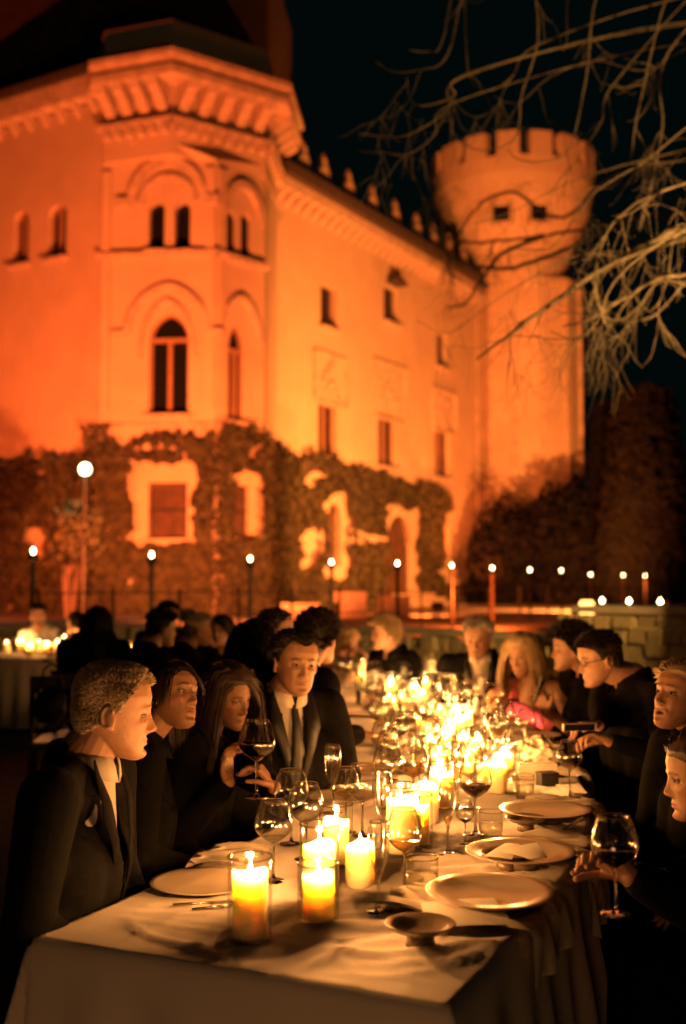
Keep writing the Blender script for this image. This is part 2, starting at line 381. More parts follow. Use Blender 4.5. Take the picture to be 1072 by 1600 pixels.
# cornice: string, dentils, corbels, parapet on each face
corb = MB()
corb.add([(-.17, 0, 0), (.17, 0, 0), (.17, 0, -1.0), (-.17, 0, -1.0), (-.17, -.28, -.62), (.17, -.28, -.62), (-.17, -.78, -.3), (.17, -.78, -.3), (-.17, -.85, 0), (.17, -.85, 0)],
         [(0, 1, 9, 8), (8, 9, 7, 6), (6, 7, 5, 4), (4, 5, 2, 3), (0, 8, 6, 4, 3), (1, 2, 5, 7, 9)])
corb_me = corb.mesh('corbel', 'stone'); dent = MB().box((0, -.12, -.16), (.2, .26, .32)); dent_me = dent.mesh('dentil', 'stone')
def corbels(f, z, t0, t1, step, me, name, s=1):
    n = max(1, int((t1 - t0) / step))
    for k in range(n):
        t = t0 + (k + .5) * (t1 - t0) / n; link(name, me, castle, f.p(t, z) - CB, (0, 0, f.rz), (s, s, s))
ZC = ZU + 1.0
for f in (gA, gB, gC):
    corbels(f, ZC, 0, f.L, .62, corb_me, 'corbel'); corbels(f, ZU - .30, 0, f.L, .42, dent_me, 'dentil')
course([gA, gB, gC], ZU - .2, .14, .3)
def offset(poly, d):
    out = []
    for i, p in enumerate(poly):
        if 0 < i < len(poly) - 1: ds = [Vector(poly[i]) - Vector(poly[i - 1]), Vector(poly[i + 1]) - Vector(poly[i])]
        elif i == 0: ds = [Vector(poly[1]) - Vector(poly[0])]
        else: ds = [Vector(poly[-1]) - Vector(poly[-2])]
        ns = [Vector((e.y, -e.x)).normalized() for e in ds]; n = sum(ns, Vector((0, 0))).normalized(); k = d / max(.3, n.dot(ns[0]))
        out.append((p[0] + n.x * k, p[1] + n.y * k))
    return out
back = [(U3[0] - 5.5, U3[1] + 1.5), (U0[0] - 2, U0[1] + 5)]
for d, za, zb, nm in ((.88, ZC, ZC + .26, 'cornice'), (.80, ZC + .26, ZC + .55, 'parapet'), (.96, ZC + .55, ZC + .75, 'coping')):
    mb = MB(); mb.prism(offset([U0, U1, U2, U3], d) + back, za, zb); mb.build(nm, 'stone', castle)
# left wall
hL = [hole(fL, 74, 103, 320, 406, 336, False), hole(fL, 20, 44, 330, 416, 346, False)]
ZL = fL.tz(100, 175)[1]; fL.wall(0, ZL, hL)
for h in hL: fL.window(h, 1)
corbels(fL, ZL + .15, 8, fL.L, .7, corb_me, 'corbel', .55)
mb = MB(); fL.bar(mb, 4, ZL + .45, fL.L, ZL + .45, .7, .7, .1); mb.build('cornice', 'stone', castle)
mb = MB(); fL.bar(mb, 4, ZL + .98, fL.L, ZL + .98, .3, .9, .12); mb.build('eave', 'roof', castle)
# the dark roofs of the corner block (set-back attic)
mb = MB(); mb.prism([(U0[0] - .2, U0[1] + 2.2), (U1[0], U1[1] + 1.8), (U2[0] - .55, U2[1] + 1.2), (U3[0] - 1, U3[1] + 2), (U3[0] - 5, U3[1] + 5), (U0[0] - 2, U0[1] + 7)], ZC + .9, ZC + 2.6); mb.build('attic', 'roof', castle)
mb = MB(); a = at(38, 140, 40); b = at(418, 125, 41.5)
mb.prism([(a.x - 4, 42), (b.x, 41.6), (b.x + .6, 48), (a.x - 4, 50)], ZC, ZC + 8); mb.build('rear_wall', 'shutter', castle)
# wing
WH = []
def wh(*a, **k): h = hole(fW, *a, **k); WH.append(h); return h
a1 = wh(501, 526, 446, 508); a2 = wh(600, 623, 448, 500); a3 = wh(683, 699, 521, 571)
b1 = wh(497, 526, 630, 711); b2 = wh(591, 619, 648, 727); b3 = wh(680, 703, 670, 744)
c1 = wh(505, 534, 778, 884, 802, pointed=False); c2 = wh(598, 645, 798, 950, 850, pointed=False); c3 = wh(684, 703, 823, 884)
d1 = wh(417, 430, 590, 680)
EZ = fW.tz(432, 272)[1]
fW.wall(0, EZ, WH)
for h, k in ((a1, 0), (a2, 0), (a3, 0)): fW.window(h, k, frame=False)
for h in (b1, b2, b3): fW.window(h, 1)
fW.window(c1, 0, frame=False, pane='shutter', depth=.32); fW.window(c3, 0, pane='shutter'); fW.window(d1, 0, frame=False)
dr = fW.pane(c2, 'shutter', .32, 'door'); mb = MB()
for k in range(5):
    x0 = min(p[0] for p in c2); x1 = max(p[0] for p in c2); x = x0 + (x1 - x0) * (k + .5) / 5; fW.bar(mb, x, 0.1, x, 3.2, (x1 - x0) / 5 - .05, .05, -.27 - k * .001)
mb.build('door_boards', 'shutter', dr)
for (x0, x1, y0, y1) in ((490, 540, 556, 626), (583, 634, 570, 650), (676, 711, 612, 670)):   # relief panels over the tall windows
    h = hole(fW, x0, x1, y0, y1); fW.band(h, .14, .12, .06, 'panel_frame', closed=True)
    cx = (x0 + x1) / 2; hh = hole(fW, x0 + 9, x1 - 9, y0 + 8, y1 - 6); mb = MB()
    xs = [p[0] for p in hh]; zs = [p[1] for p in hh]
    for k in range(14):
        t = random.uniform(min(xs) + .1, max(xs) - .1); z = random.uniform(min(zs), max(zs)); mb.box(fW.p(t, z, .04), (random.uniform(.15, .4), .1, random.uniform(.15, .4)), fW.rz + .02 * k)
    mb.build('relief', 'stone', castle)
for h in (c1, c2):
    xs = [p[0] for p in h]; zs = [p[1] for p in h]; fW.band([(a * 1.0, b) for a, b in h[2:]] , .45, .10, .04, 'surround', 'plaster')
t, z = fW.tz(612, 443); mb = MB(); mb.box(fW.p(t, z, .25), (1.0, .6, .18), fW.rz); mb.box(fW.p(t, z + .16, .22), (.7, .5, .14), fW.rz); mb.build('window_hood', 'roof', castle)
corbels(fW, EZ - .55, .3, fW.L, .62, corb_me, 'corbel', .55); 
mb = MB(); fW.bar(mb, 0, EZ - .35, fW.L, EZ - .35, .38, .55, .2); mb.build('cornice', 'stone', castle)
mb = MB(); fW.bar(mb, .2, EZ + .05, fW.L, EZ + .05, .42, 1.1, .25); mb.build('eave', 'roof', castle)
bk = fW.n * -9
mb = MB(); a, b = fW.p(0, EZ + .26, .7), fW.p(fW.L, EZ + .26, .7); mb.add([a, b, b + bk * .6 + Vector((0, 0, 2.2)), a + bk * .6 + Vector((0, 0, 2.2))], [(0, 1, 2, 3)]); mb.build('roof', 'roof', castle)
# stepped merlons standing on the eave
ml = MB(); ml.box((0, 0, .42), (1.05, .3, .85), taper=.5); ml.box((0, 0, 1.0), (.40, .26, .42), taper=.5); ml.box((0, 0, 1.34), (.24, .2, .30), taper=.15); ml_me = ml.mesh('stepped_merlon', 'plaster')
for px in (463, 495, 534, 571, 607, 641, 668, 692, 714):
    t, z = fW.tz(px, 300); link('stepped_merlon', ml_me, castle, fW.p(t, EZ + .26, .30) - CB, (0, 0, fW.rz), (1.15, 1.1, .95))
# ---- round tower
TC = at(829, 912, 58.2); TC.z = 0; RB = 2.72
def ngon(c, r, n, a0=0): return [(c[0] + r * math.cos(a0 + 2 * math.pi * k / n), c[1] + r * math.sin(a0 + 2 * math.pi * k / n)) for k in range(n)]
zt = lambda py: at(536, py, 57).z
mb = MB(); mb.prism(ngon(TC, RB, 12, .1), 0, zt(440)); mb.build('tower_shaft', 'plaster', castle)
zh = lambda py: at(536, py, 53.4).z
mb = MB(); mb.lathe([(RB * 1.04, zt(450)), (RB * 1.07, zh(372)), (RB * 1.16, zh(352)), (RB * 1.31, zh(325)), (RB * 1.45, zh(294)), (RB * 1.545, zh(258)), (RB * 1.56, zh(236)), (RB * 1.56, zh(233)), (RB * 1.35, zh(233)), (RB * 1.35, zh(260)), (0, zh(260))], 48, (TC.x - .75, TC.y, 0)); mb.build('tower_head', 'plaster', castle, smooth=False)
for py, r, h in ((748, 1.05, .28), (445, 1.06, .3)):
    mb = MB(); mb.prism(ngon(TC, RB * r, 12, .1), zt(py) - h, zt(py)); mb.build('string_course', 'stone', castle)
mb = MB(); mb.prism(ngon(TC, RB * 1.12, 12, .1), 0, zt(765)); mb.build('tower_plinth', 'plaster', castle)
for k in range(12):    # corner strips of the shaft
    q = ngon(TC, RB * 1.005, 12, .1)[k]; mb = MB(); mb.box((q[0], q[1], (zt(445) + zt(748)) / 2), (.22, .22, zt(445) - zt(748) - .1), .1 + 2 * math.pi * k / 12); mb.build('corner_strip', 'stone', castle)
mer = MB(); mer.box((0, 0, .62), (1.12, .5, 1.24)); mer_me = mer.mesh('merlon', 'plaster')
for k in range(16):
    a = 2 * math.pi * (k + .5) / 16; r = RB * 1.47; link('merlon', mer_me, castle, Vector((TC.x - .75 + r * math.cos(a), TC.y + r * math.sin(a), zh(234))) - CB, (0, 0, a + math.pi / 2))
for px in (783, 842):
    q = at(px, 330, 54.5); mb = MB(); ang = math.atan2(q.y - TC.y, q.x - TC.x + .75); cc = Vector((TC.x - .75 + RB * 1.36 * math.cos(ang), TC.y + RB * 1.36 * math.sin(ang), q.z))
    mb.box(cc, (.8, .12, .85), ang + math.pi / 2); w_ = mb.build('window', 'pane', castle)
    mb = MB()
    for dx, dz, a, b in ((-.5, 0, .16, 1.1), (.5, 0, .16, 1.1), (0, -.55, 1.1, .14), (0, .5, 1.1, .14)):
        mb.box(cc + Vector((math.cos(ang + math.pi / 2) * dx, math.sin(ang + math.pi / 2) * dx, dz)), (a, .26, b), ang + math.pi / 2)
    mb.build('frame', 'stone', w_)
# annex low wall right of the round tower
mb = MB(); a = at(905, 770, 60); mb.box((a.x + 1.4, a.y, a.z / 2 - .3), (3.6, 3, a.z)); mb.build('annex', 'plaster', castle)
# drain pipe
mb = MB(); t, z = fW.tz(742, 600); mb.tube([fW.p(t, 1, .12), fW.p(t, EZ - .8, .12)], .07, 6); mb.build('drain_pipe', 'stone', castle)

# ================================================================== IVY (thousands of leaves)
def leaves(name, pts, nrm, size, m, label, cat, jitter=.5, fold=True):
    n = len(pts); P = np.array(pts); Nn = np.array(nrm); rnd = RNG.normal(size=(n, 3)); N2 = Nn + rnd * jitter; N2 /= np.linalg.norm(N2, axis=1)[:, None]
    T = np.cross(N2, RNG.normal(size=(n, 3))); T /= np.linalg.norm(T, axis=1)[:, None]; B = np.cross(N2, T); s = (size * RNG.uniform(.6, 1.3, n))[:, None]
    V = np.stack([P - T * s * .5, P - B * s * .45 + N2 * s * .1, P + T * s * .6, P + B * s * .45 + N2 * s * .1], 1).reshape(-1, 3)
    Fq = np.arange(4 * n).reshape(n, 4); me = np_mesh(name, V, Fq, m, False); o = link(name, me); return tag(o, label, cat, kind='stuff')
def ivy_mask(px, py):
    """is this photo position on the wall covered with ivy"""
    top = np.interp(px, [-80, 60, 140, 205, 230, 300, 310, 345, 420, 436, 500, 560, 640, 690, 700], [722, 718, 708, 700, 684, 684, 690, 676, 682, 716, 716, 732, 752, 762, 790])
    top += 26 * noise.noise(Vector((px * .03, 3, 0))) + 16 * noise.noise(Vector((px * .11, 7, 0)))
    if py < top: return False
    for x0, x1, y0, y1 in ((206, 308, 722, 852), (352, 408, 742, 846), (500, 540, 772, 905), (596, 648, 795, 960), (680, 730, 800, 910), (222, 300, 842, 850)):
        m = 11 * noise.noise(Vector((px * .06, py * .06, 1)))
        if x0 + m < px < x1 + m and y0 + m < py < y1 + m: return False
    if px > 700 and py < 860: return False
    d = noise.noise(Vector((px * .022, py * .022, 5))); return d + .35 * noise.noise(Vector((px * .08, py * .08, 9))) > -.50 + .12 * random.random()
ip, inn = [], []
for f, cnt in ((fL, 8000), (fA, 5200), (fB, 3200), (fC, 1500), (fW, 14000)):
    for _ in range(int(cnt * 3.2)):
        t = random.uniform(0 if f is not fL else f.L - 7.5, f.L); z = random.uniform(0, 7.3); w = f.p(t, z)
        r = w - Vector((0, 0, CAMH)); c = Vector((0, math.cos(PITCH), math.sin(PITCH))); dd = r.dot(c); py = 800 - F * (-r.y * math.sin(PITCH) + r.z * math.cos(PITCH)) / dd; px = 536 + F * r.x / dd
        if ivy_mask(px, py):
            b = .16 + .34 * max(0, noise.noise(Vector((t * .9, z * .9, 2))) + .3) + .12 * random.random(); q = f.p(t, z, b); ip.append(q); inn.append(f.n)
for q_, n0 in ((L1, fA.n + fB.n), (L2, fB.n + fC.n), (L0, fL.n + fA.n), ((L3[0], L3[1]), fC.n + fW.n)):
    n0 = n0.normalized()
    for _ in range(650):
        z = random.uniform(0, 6.6 + .5 * noise.noise(Vector((q_[0], random.random(), 0)))); a = random.uniform(-.45, .45); q = Vector((q_[0], q_[1], z)) + n0 * random.uniform(.12, .34) + Vector((n0.y, -n0.x, 0)) * a; ip.append(q); inn.append(n0)
leaves('ivy', ip, inn, .175, 'ivy', 'dark ivy climbing over the ground floor of the floodlit castle', 'ivy')
# shrubs at the tower foot
def shrub(px, py, d, rx, rz_, n, label, m='hedge', name='shrub', ls=.3):
    c = at(px, py, d); pts = []; nr = []
    for _ in range(n):
        v = Vector((random.gauss(0, 1), random.gauss(0, 1), random.gauss(0, 1))).normalized(); k = random.uniform(.72, 1.0) * (1 + .3 * noise.noise(v * 2.2 + c))
        q = Vector((c.x + v.x * rx * k, c.y + v.y * rx * k, max(.05, c.z + v.z * rz_ * k))); pts.append(q); nr.append(v)
    root = empty(name, (c.x, c.y, 0), label=label, cat='shrub')
    V = []; n_ = len(pts); P = np.array(pts) - np.array((c.x, c.y, 0)); Nn = np.array(nr) + RNG.normal(size=(n_, 3)) * .6; Nn /= np.linalg.norm(Nn, axis=1)[:, None]
    T = np.cross(Nn, RNG.normal(size=(n_, 3))); T /= np.linalg.norm(T, axis=1)[:, None]; B = np.cross(Nn, T); s = (ls * RNG.uniform(.6, 1.3, n_))[:, None]
    V = np.stack([P - T * s * .5, P - B * s * .4, P + T * s * .5, P + B * s * .4], 1).reshape(-1, 3)
    link('foliage', np_mesh('foliage', V, np.arange(4 * n_).reshape(n_, 4), m, False), root)
    mb = MB()
    for k in range(5): mb.tube([(c.x, c.y, 0), (c.x + random.uniform(-.4, .4) * rx, c.y, c.z * .6), (c.x + random.uniform(-.8, .8) * rx, c.y + random.uniform(-.5, .5) * rx, c.z)], [.12, .08, .03], 6)
    mb.build('stem', 'chair_wood', root); return root
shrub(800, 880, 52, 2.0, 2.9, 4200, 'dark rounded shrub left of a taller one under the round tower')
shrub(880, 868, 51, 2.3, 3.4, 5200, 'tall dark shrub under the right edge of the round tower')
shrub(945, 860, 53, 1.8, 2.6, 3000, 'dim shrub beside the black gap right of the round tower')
# cypresses in the dark
def cypress(px, ptop, d, r, label):
    c = at(px, 912, d); H = at(px, ptop, d).z; root = empty('cypress_tree', (c.x, c.y, 0), label=label, cat='tree', group='cypresses in the dark')
    n_ = 9000; z = RNG.uniform(.3, H, n_); a = RNG.uniform(0, 2 * math.pi, n_); tz = z / H; rr = r * np.clip(1.25 - tz, .0, 1) ** .45 * (.8 + .35 * RNG.random(n_)) * np.clip(tz * 6, 0, 1)
    P = np.stack([rr * np.cos(a), rr * np.sin(a), z], 1); Nn = np.stack([np.cos(a), np.sin(a), .3 + 0 * a], 1) + RNG.normal(size=(n_, 3)) * .4; Nn /= np.linalg.norm(Nn, axis=1)[:, None]
    T = np.cross(Nn, RNG.normal(size=(n_, 3))); T /= np.linalg.norm(T, axis=1)[:, None]; B = np.cross(Nn, T); s = .32
    V = np.stack([P - T * s * .4, P - B * s, P + T * s * .4, P + B * s], 1).reshape(-1, 3)
    link('crown', np_mesh('crown', V, np.arange(4 * n_).reshape(n_, 4), 'cypress', False), root)
    MB().tube([(c.x, c.y, 0), (c.x, c.y, H * .9)], [.25, .05], 8).build('trunk', 'bark', root)
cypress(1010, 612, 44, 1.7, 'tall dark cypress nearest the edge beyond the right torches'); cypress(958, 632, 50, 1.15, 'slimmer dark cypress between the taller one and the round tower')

# ================================================================== FLOODLIGHTS
for (a, b, p, c, s), lo in zip(FLOODS, flood_lights):
    q = Vector(a); dr_ = (Vector(b) - q).normalized(); root = empty('floodlight', (q.x, q.y, TRZ), label='small black floodlight on the gravel aimed up at the castle', cat='floodlight', group='castle floodlights')
    mb = MB(); e = q - dr_ * .22; mb.box(e, (.32, .22, .22), math.atan2(dr_.y, dr_.x) - math.pi / 2, math.asin(dr_.z) ); mb.build('housing', 'iron', root)
    mb = MB(); mb.tube([(q.x, q.y, TRZ), (e.x, e.y, e.z)], .03, 6); mb.box((q.x, q.y, TRZ + .02), (.3, .3, .04)); mb.build('stand', 'iron', root)
# lamp among the ivy
lp = at(133, 733, 30); root = empty('garden_lamp', (lp.x, lp.y, TRZ), label='bright white lamp on a thin pole before the ivy left of the bay', cat='lamp')
MB().lathe([(0, -.16), (.11, -.12), (.15, 0), (.11, .12), (0, .16)], 16, lp).build('globe', 'lamp_glow', root, True)
MB().tube([(lp.x, lp.y, TRZ), (lp.x, lp.y, lp.z - .14)], .035, 8).build('pole', 'iron', root)
l = bpy.data.lights.new('lamp_light', 'POINT'); l.energy = 50; l.color = (.95, 1, .45); l.shadow_soft_size = .15; o = bpy.data.objects.new('lamp_light', l); COL.objects.link(o); o.location = lp + Vector((0, -.35, 0))
sh = shrub(112, 835, 30.4, .8, 1.0, 1300, 'climbing bush lit yellow green beneath the bright lamp', 'ivy', ls=.16)

# ================================================================== TORCHES
tpx = [(52, 862, 13.3), (237, 868, 15.1), (391, 874, 17.5), (518, 879, 20), (621, 881, 21.5), (706, 884, 23.7), (769, 888, 26), (828, 891, 29), (877, 892, 31.5), (923, 898, 34), (974, 899, 37), (1008, 900, 40), (1041, 902, 43)]
tl = ['leftmost torch on a pole, before the ivy', 'torch on a black pole under the barred bay window', 'torch on a black pole right of the barred bay windows', 'torch before the narrow arched window of the wing',
      'torch in front of the arched castle door', 'torch just right of the arched castle door', 'torch on an orange lit pole before the foot of the round tower', 'small torch before the left dark shrub', 'small torch before the tall dark shrub',
      'torch on an orange lit pole beyond the end of the stone wall', 'torch before the slim cypress', 'torch before the tall cypress', 'rightmost and smallest torch of the row']
for (px, py, d), lb in zip(tpx, tl):
    p = at(px, py, d); z0 = ztr(p.x, p.y); root = empty('torch', (p.x, p.y, z0), label=lb, cat='torch', group='torches on poles')
    s = .6 + d / 60
    MB().tube([(p.x, p.y, z0), (p.x, p.y, p.z - .09)], .028 if d < 19 else .035, 8).build('pole', 'iron' if d < 19 else 'chair_wood' if px in (621, 706, 828, 877) else 'timber_frame', root)
    MB().lathe([(0, -.1), (.05, -.09), (.07, -.02), (.062, .0), (0, .0)], 12, p - Vector((0, 0, .03))).build('bowl', 'iron', root, True)
    fl = MB().lathe([(0, -.03), (.020, -.015), (.024, .010), (.015, .035), (0, .055)], 12, p); fl.build('flame', 'torch_glow', root, True)
# ================================================================== IRON RAILING
rr_ = empty('iron_railing', at(450, 912, 19), label='thin black iron railing behind the guests in front of the castle', cat='railing'); rr_.location.z = 0
A = at(60, 912, 16.5); B = at(1000, 912, 33); n = 15
for k in range(n + 1):
    q = A.lerp(B, k / n); MB().tube([(q.x, q.y, ztr(q.x, q.y)), (q.x, q.y, 1.45)], .025, 6).build('post', 'iron', rr_)
for z in (1.38, .95):
    MB().tube([(A.x, A.y, z), (B.x, B.y, z)], .012, 5).build('rail', 'iron', rr_)
# ================================================================== STONE WALL on the right
STV = []
for k in range(6):
    mb = MB(); mb.box((0, 0, 0), (1, 1, 1)); me = mb.mesh('stone', 'rubble')
    import bmesh
    bm = bmesh.new(); bm.from_mesh(me); bmesh.ops.bevel(bm, geom=bm.edges[:], offset=.14, segments=1, affect='EDGES')
    for v in bm.verts: v.co += Vector([random.uniform(-.05, .05) for _ in range(3)])
    bm.to_mesh(me); bm.free(); STV.append(me)
def rubble_wall(name, A, B, ztop, thick, label, row=.15, w=.24):
    A = Vector((A.x, A.y, 0)); B = Vector((B.x, B.y, 0)); u = (B - A).normalized(); L = (B - A).length; rz = math.atan2(u.y, u.x); n = Vector((u.y, -u.x, 0)); root = empty(name, A, label=label, cat='wall')
    mb = MB(); mb.box((A + B) / 2 - n * thick * .5 + Vector((0, 0, ztop / 2 - .03)), (L, thick * .9, ztop - .06), rz); mb.build('core', 'rubble', root)
    rows = int(ztop / row); row = ztop / rows
    for j in range(rows):
        t = -random.random() * .2
        while t < L:
            ww = w * random.uniform(.6, 1.4); q = u * (t + ww / 2) + Vector((0, 0, random.uniform(-.03, .03) if j < rows - 1 else -.02)) + n * random.uniform(-.01, .05) - n * .06 + Vector((0, 0, row * (j + .5))); link('stone', random.choice(STV), root, q, (0, 0, rz), (ww * 1.02, .22, row * random.uniform(.9, 1.35))); t += ww
    mb = MB(); mb.box((A + B) / 2 - n * thick * .5 + Vector((0, 0, ztop + .035)), (L + .06, thick + .12, .07), rz); mb.build('coping', 'paving', root); return root
wA = at(560, 912, 15.2); wB = at(905, 912, 12.2); zt1 = at(700, 988, 13.6).z - .06
rubble_wall('stone_wall', wA, wB, zt1, .5, 'low yellowish rubble wall behind the far guests')
wC = at(900, 912, 11.9); wD = at(1180, 912, 10.4); zt2 = at(960, 948, 11.4).z - .07
rubble_wall('stone_wall', wC, wD, zt2, .6, 'higher rubble wall on the right carrying small candles')
for px, py, lb in ((941, 943, 'small candle light on the higher stone wall, left of three'), (983, 940, 'small candle light on the higher stone wall, middle of three'), (1032, 949, 'small candle light on the higher stone wall, right of three')):
    r = unproj(px, py); u = Vector((wD.x - wC.x, wD.y - wC.y, 0)).normalized(); n_ = Vector((u.y, -u.x, 0)); k = (Vector((wC.x, wC.y, 0)) - n_ * .15).dot(n_) / Vector((r.x, r.y, 0)).dot(n_); q = r * k; zz = zt2 + .07
    root = empty('tealight', (q.x, q.y, zz), label=lb, cat='candle'); MB().lathe([(0, 0), (.028, 0), (.03, .03), (0, .03)], 12, (q.x, q.y, zz)).build('cup', 'steel', root, True); MB().lathe([(0, .03), (.02, .04), (.022, .055), (0, .09)], 10, (q.x, q.y, zz)).build('flame', 'torch_glow', root, True)
q = at(917, 952, 12.6); root = empty('lantern', (q.x, q.y, 0), label='glowing orange lantern where the low wall meets the higher wall', cat='lantern')
MB().lathe([(0, -.09), (.08, -.09), (.085, .07), (.06, .1), (0, .1)], 14, q).build('shade', 'ember', root, True); MB().tube([(q.x, q.y, 0), (q.x, q.y, q.z - .09)], .03, 8).build('stand', 'iron', root)
pb = MB().box((0, 0, .3), (1, .3, .6)).mesh('block', 'paving')
pr_ = empty('terrace_parapet', (0, 0, 0), label='low broken parapet of pale blocks on the terrace before the castle door', cat='parapet')
for px0, px1, d, h in ((440, 500, 30, .42), (522, 572, 31, .72), (592, 640, 31.5, .6)):
    a = at(px0, 912, d); b = at(px1, 912, d); link('block', pb, pr_, ((a.x + b.x) / 2, d, TRZ), (0, 0, 0), (b.x - a.x, 1, h / .6))
# steps before the door
c = at(600, 912, 45)
st = empty('stone_steps', (c.x, c.y, TRZ), label='pale steps leading up to the arched castle door', cat='steps')
t, z = fW.tz(621, 900)
for k in range(3):
    mb = MB(); q = fW.p(t, 0, 1.7 - k * .45); mb.box((q.x, q.y, .56 + .18 * k + .09), (4.4 - k * .5, .44, .18), fW.rz); mb.build('step', 'paving', st)
# ================================================================== THE LONG CURVED TABLE
TZ = .75
CL = [(-.24, 2.29), (.0, 2.82), (.26, 3.52), (.43, 4.3), (.50, 5.2), (.48, 6.3), (.40, 7.5), (.29, 8.6), (.18, 9.7)]
def catmull(P, n=24):
    P = [np.array(p, float) for p in P]; P = [2 * P[0] - P[1]] + P + [2 * P[-1] - P[-2]]; out = []
    for i in range(1, len(P) - 2):
        for k in range(n):
            t = k / n; a, b, c, d = P[i - 1:i + 3]; out.append(.5 * ((2 * b) + (c - a) * t + (2 * a - 5 * b + 4 * c - d) * t * t + (-a + 3 * b - 3 * c + d) * t ** 3))
    out.append(P[-2]); return np.array(out)
CP = catmull(CL); cs = np.concatenate([[0], np.cumsum(np.linalg.norm(np.diff(CP, axis=0), axis=1))]); TL = cs[-1]; HW = .475
def tpos(s, v):
    """point of the table plane: s along from the near end, v across (right positive)"""
    x = np.interp(s, cs, CP[:, 0]); y = np.interp(s, cs, CP[:, 1]); e = .12
    dx = np.interp(min(TL, s + e), cs, CP[:, 0]) - np.interp(max(0, s - e), cs, CP[:, 0]); dy = np.interp(min(TL, s + e), cs, CP[:, 1]) - np.interp(max(0, s - e), cs, CP[:, 1]); l = math.hypot(dx, dy)
    return Vector((x + dy / l * v, y - dx / l * v, 0)), Vector((dx / l, dy / l, 0)), Vector((dy / l, -dx / l, 0))
def ss(a, b, x): t = min(1, max(0, (x - a) / (b - a))); return t * t * (3 - 2 * t)
def crease(u, v):
    h = 0
    for (cu, cv, ang, ln, wd, am) in CREASES:
        du, dv = u - cu, v - cv; a = du * math.cos(ang) + dv * math.sin(ang); b = -du * math.sin(ang) + dv * math.cos(ang)
        if abs(a) < ln * 1.6 and abs(b) < wd * 4: h += am * math.exp(-(a / ln) ** 2) * math.exp(-((b + .02 * math.sin(a * 14)) / wd) ** 2)
    return h
CREASES = []
rc = random.Random(3)
for _ in range(95): CREASES.append((rc.uniform(0, 4.5), rc.uniform(-.45, .45), rc.choice([1.57, 1.4, 1.8, .3, -.5, 1.2, 2.0]) + rc.uniform(-.25, .25), rc.uniform(.08, .26), rc.uniform(.008, .017), rc.uniform(.004, .011)))
for _ in range(26): CREASES.append((rc.uniform(0, 1.3), rc.uniform(-.1, .45), rc.uniform(.2, 1.4), rc.uniform(.1, .28), rc.uniform(.010, .020), rc.uniform(.007, .014)))
def make_cloth():
    drop = .62; st = .016; us = list(np.arange(-drop, 0, .03)) + list(np.arange(0, 3.2, st)) + list(np.arange(3.2, TL + .3, .05)); vs = list(np.arange(-HW - drop, -HW, .03)) + list(np.linspace(-HW, HW, 62)) + list(np.arange(HW + .03, HW + drop + .01, .03))
    V = []
    for u in us:
        for v in vs:
            cu = min(TL, max(0, u)); cv = min(HW, max(-HW, v)); eu, ev = u - cu, v - cv; e = math.hypot(eu, ev)
            b, t, n = tpos(cu, cv); out = (t * eu + n * ev)
            if e > 1e-6:
                out /= e; mx = max(abs(eu), abs(ev)); per = cu * 1.0 + (TL * 3 - cv if eu < 0 else cv * 1.0) + math.atan2(abs(ev), abs(eu) + 1e-6) * .35
                fold = math.sin(per * 17 + 2.2 * noise.noise(Vector((per * 2.1, 3, cu * .5)))) * .5 + .5 * math.sin(per * 31 + 1 + 3 * noise.noise(Vector((per, 8, 0))))
                amp = .055 * ss(.0, .45, mx); corner = min(abs(eu), abs(ev)) / (mx + 1e-6)
                r = .012 * ss(0, .03, mx) + .10 * mx * (.6 + .0 * corner) + amp * fold + corner * .16 * mx
                z = -(mx - .006) * (1 - .10 * corner) if mx > .02 else -mx * .75
                V.append((b.x + out.x * r, b.y + out.y * r, TZ + z + .012 * noise.noise(Vector((u * 3, v * 3, 0))) * ss(0, .1, mx)))
            else:
                ed = min(HW - abs(v), cu + 1e-6, .1) / .1
                h = (crease(u, v) + .0035 * (math.exp(-((v + .02) / .006) ** 2) + math.exp(-((v - .25) / .006) ** 2) + math.exp(-((v + .27) / .006) ** 2)) + .0035 * math.exp(-(((u + .12) % .62 - .31) / .006) ** 2) + .004 * noise.noise(Vector((u * 5, v * 5, 1))) + .0035 * noise.noise(Vector((u * 13, v * 13, 4))) ) * (.35 + .65 * ed)
                V.append((b.x, b.y, TZ + .004 + max(-.003, h)))
    nu, nv = len(us), len(vs); i = np.arange(nu - 1)[:, None] * nv + np.arange(nv - 1)[None, :]; Fq = np.stack([i, i + 1, i + 1 + nv, i + nv], -1).reshape(-1, 4)[:, ::-1]
    o = link('tablecloth', np_mesh('tablecloth', np.array(V), Fq, 'cloth')); return tag(o, 'long creased white tablecloth hanging over the curved dinner table', 'tablecloth')
make_cloth()
tb = empty('dinner_table', (CL[0][0], CL[0][1], 0), label='long curved dinner table hidden under the creased white cloth', cat='table')
nseg = 4
for k in range(nseg):
    mb = MB(); ring = []
    for j in range(9):
        s = TL * (k + (j / 8) * .996) / nseg; ring.append((tpos(max(.02, s), -HW + .02)[0], tpos(max(.02, s), HW - .02)[0]))
    poly = [(a.x, a.y) for a, b in ring] + [(b.x, b.y) for a, b in ring[::-1]]; mb.prism(poly[::-1], TZ - .04, TZ - .006); mb.build('tabletop', 'chair_wood', tb)
    for s in (TL * (k + .08) / nseg, TL * (k + .92) / nseg):
        for v in (-.36, .36):
            q = tpos(s, v)[0]; MB().tube([(q.x, q.y, 0), (q.x, q.y, TZ - .04)], .022, 8).build('leg', 'iron', tb)

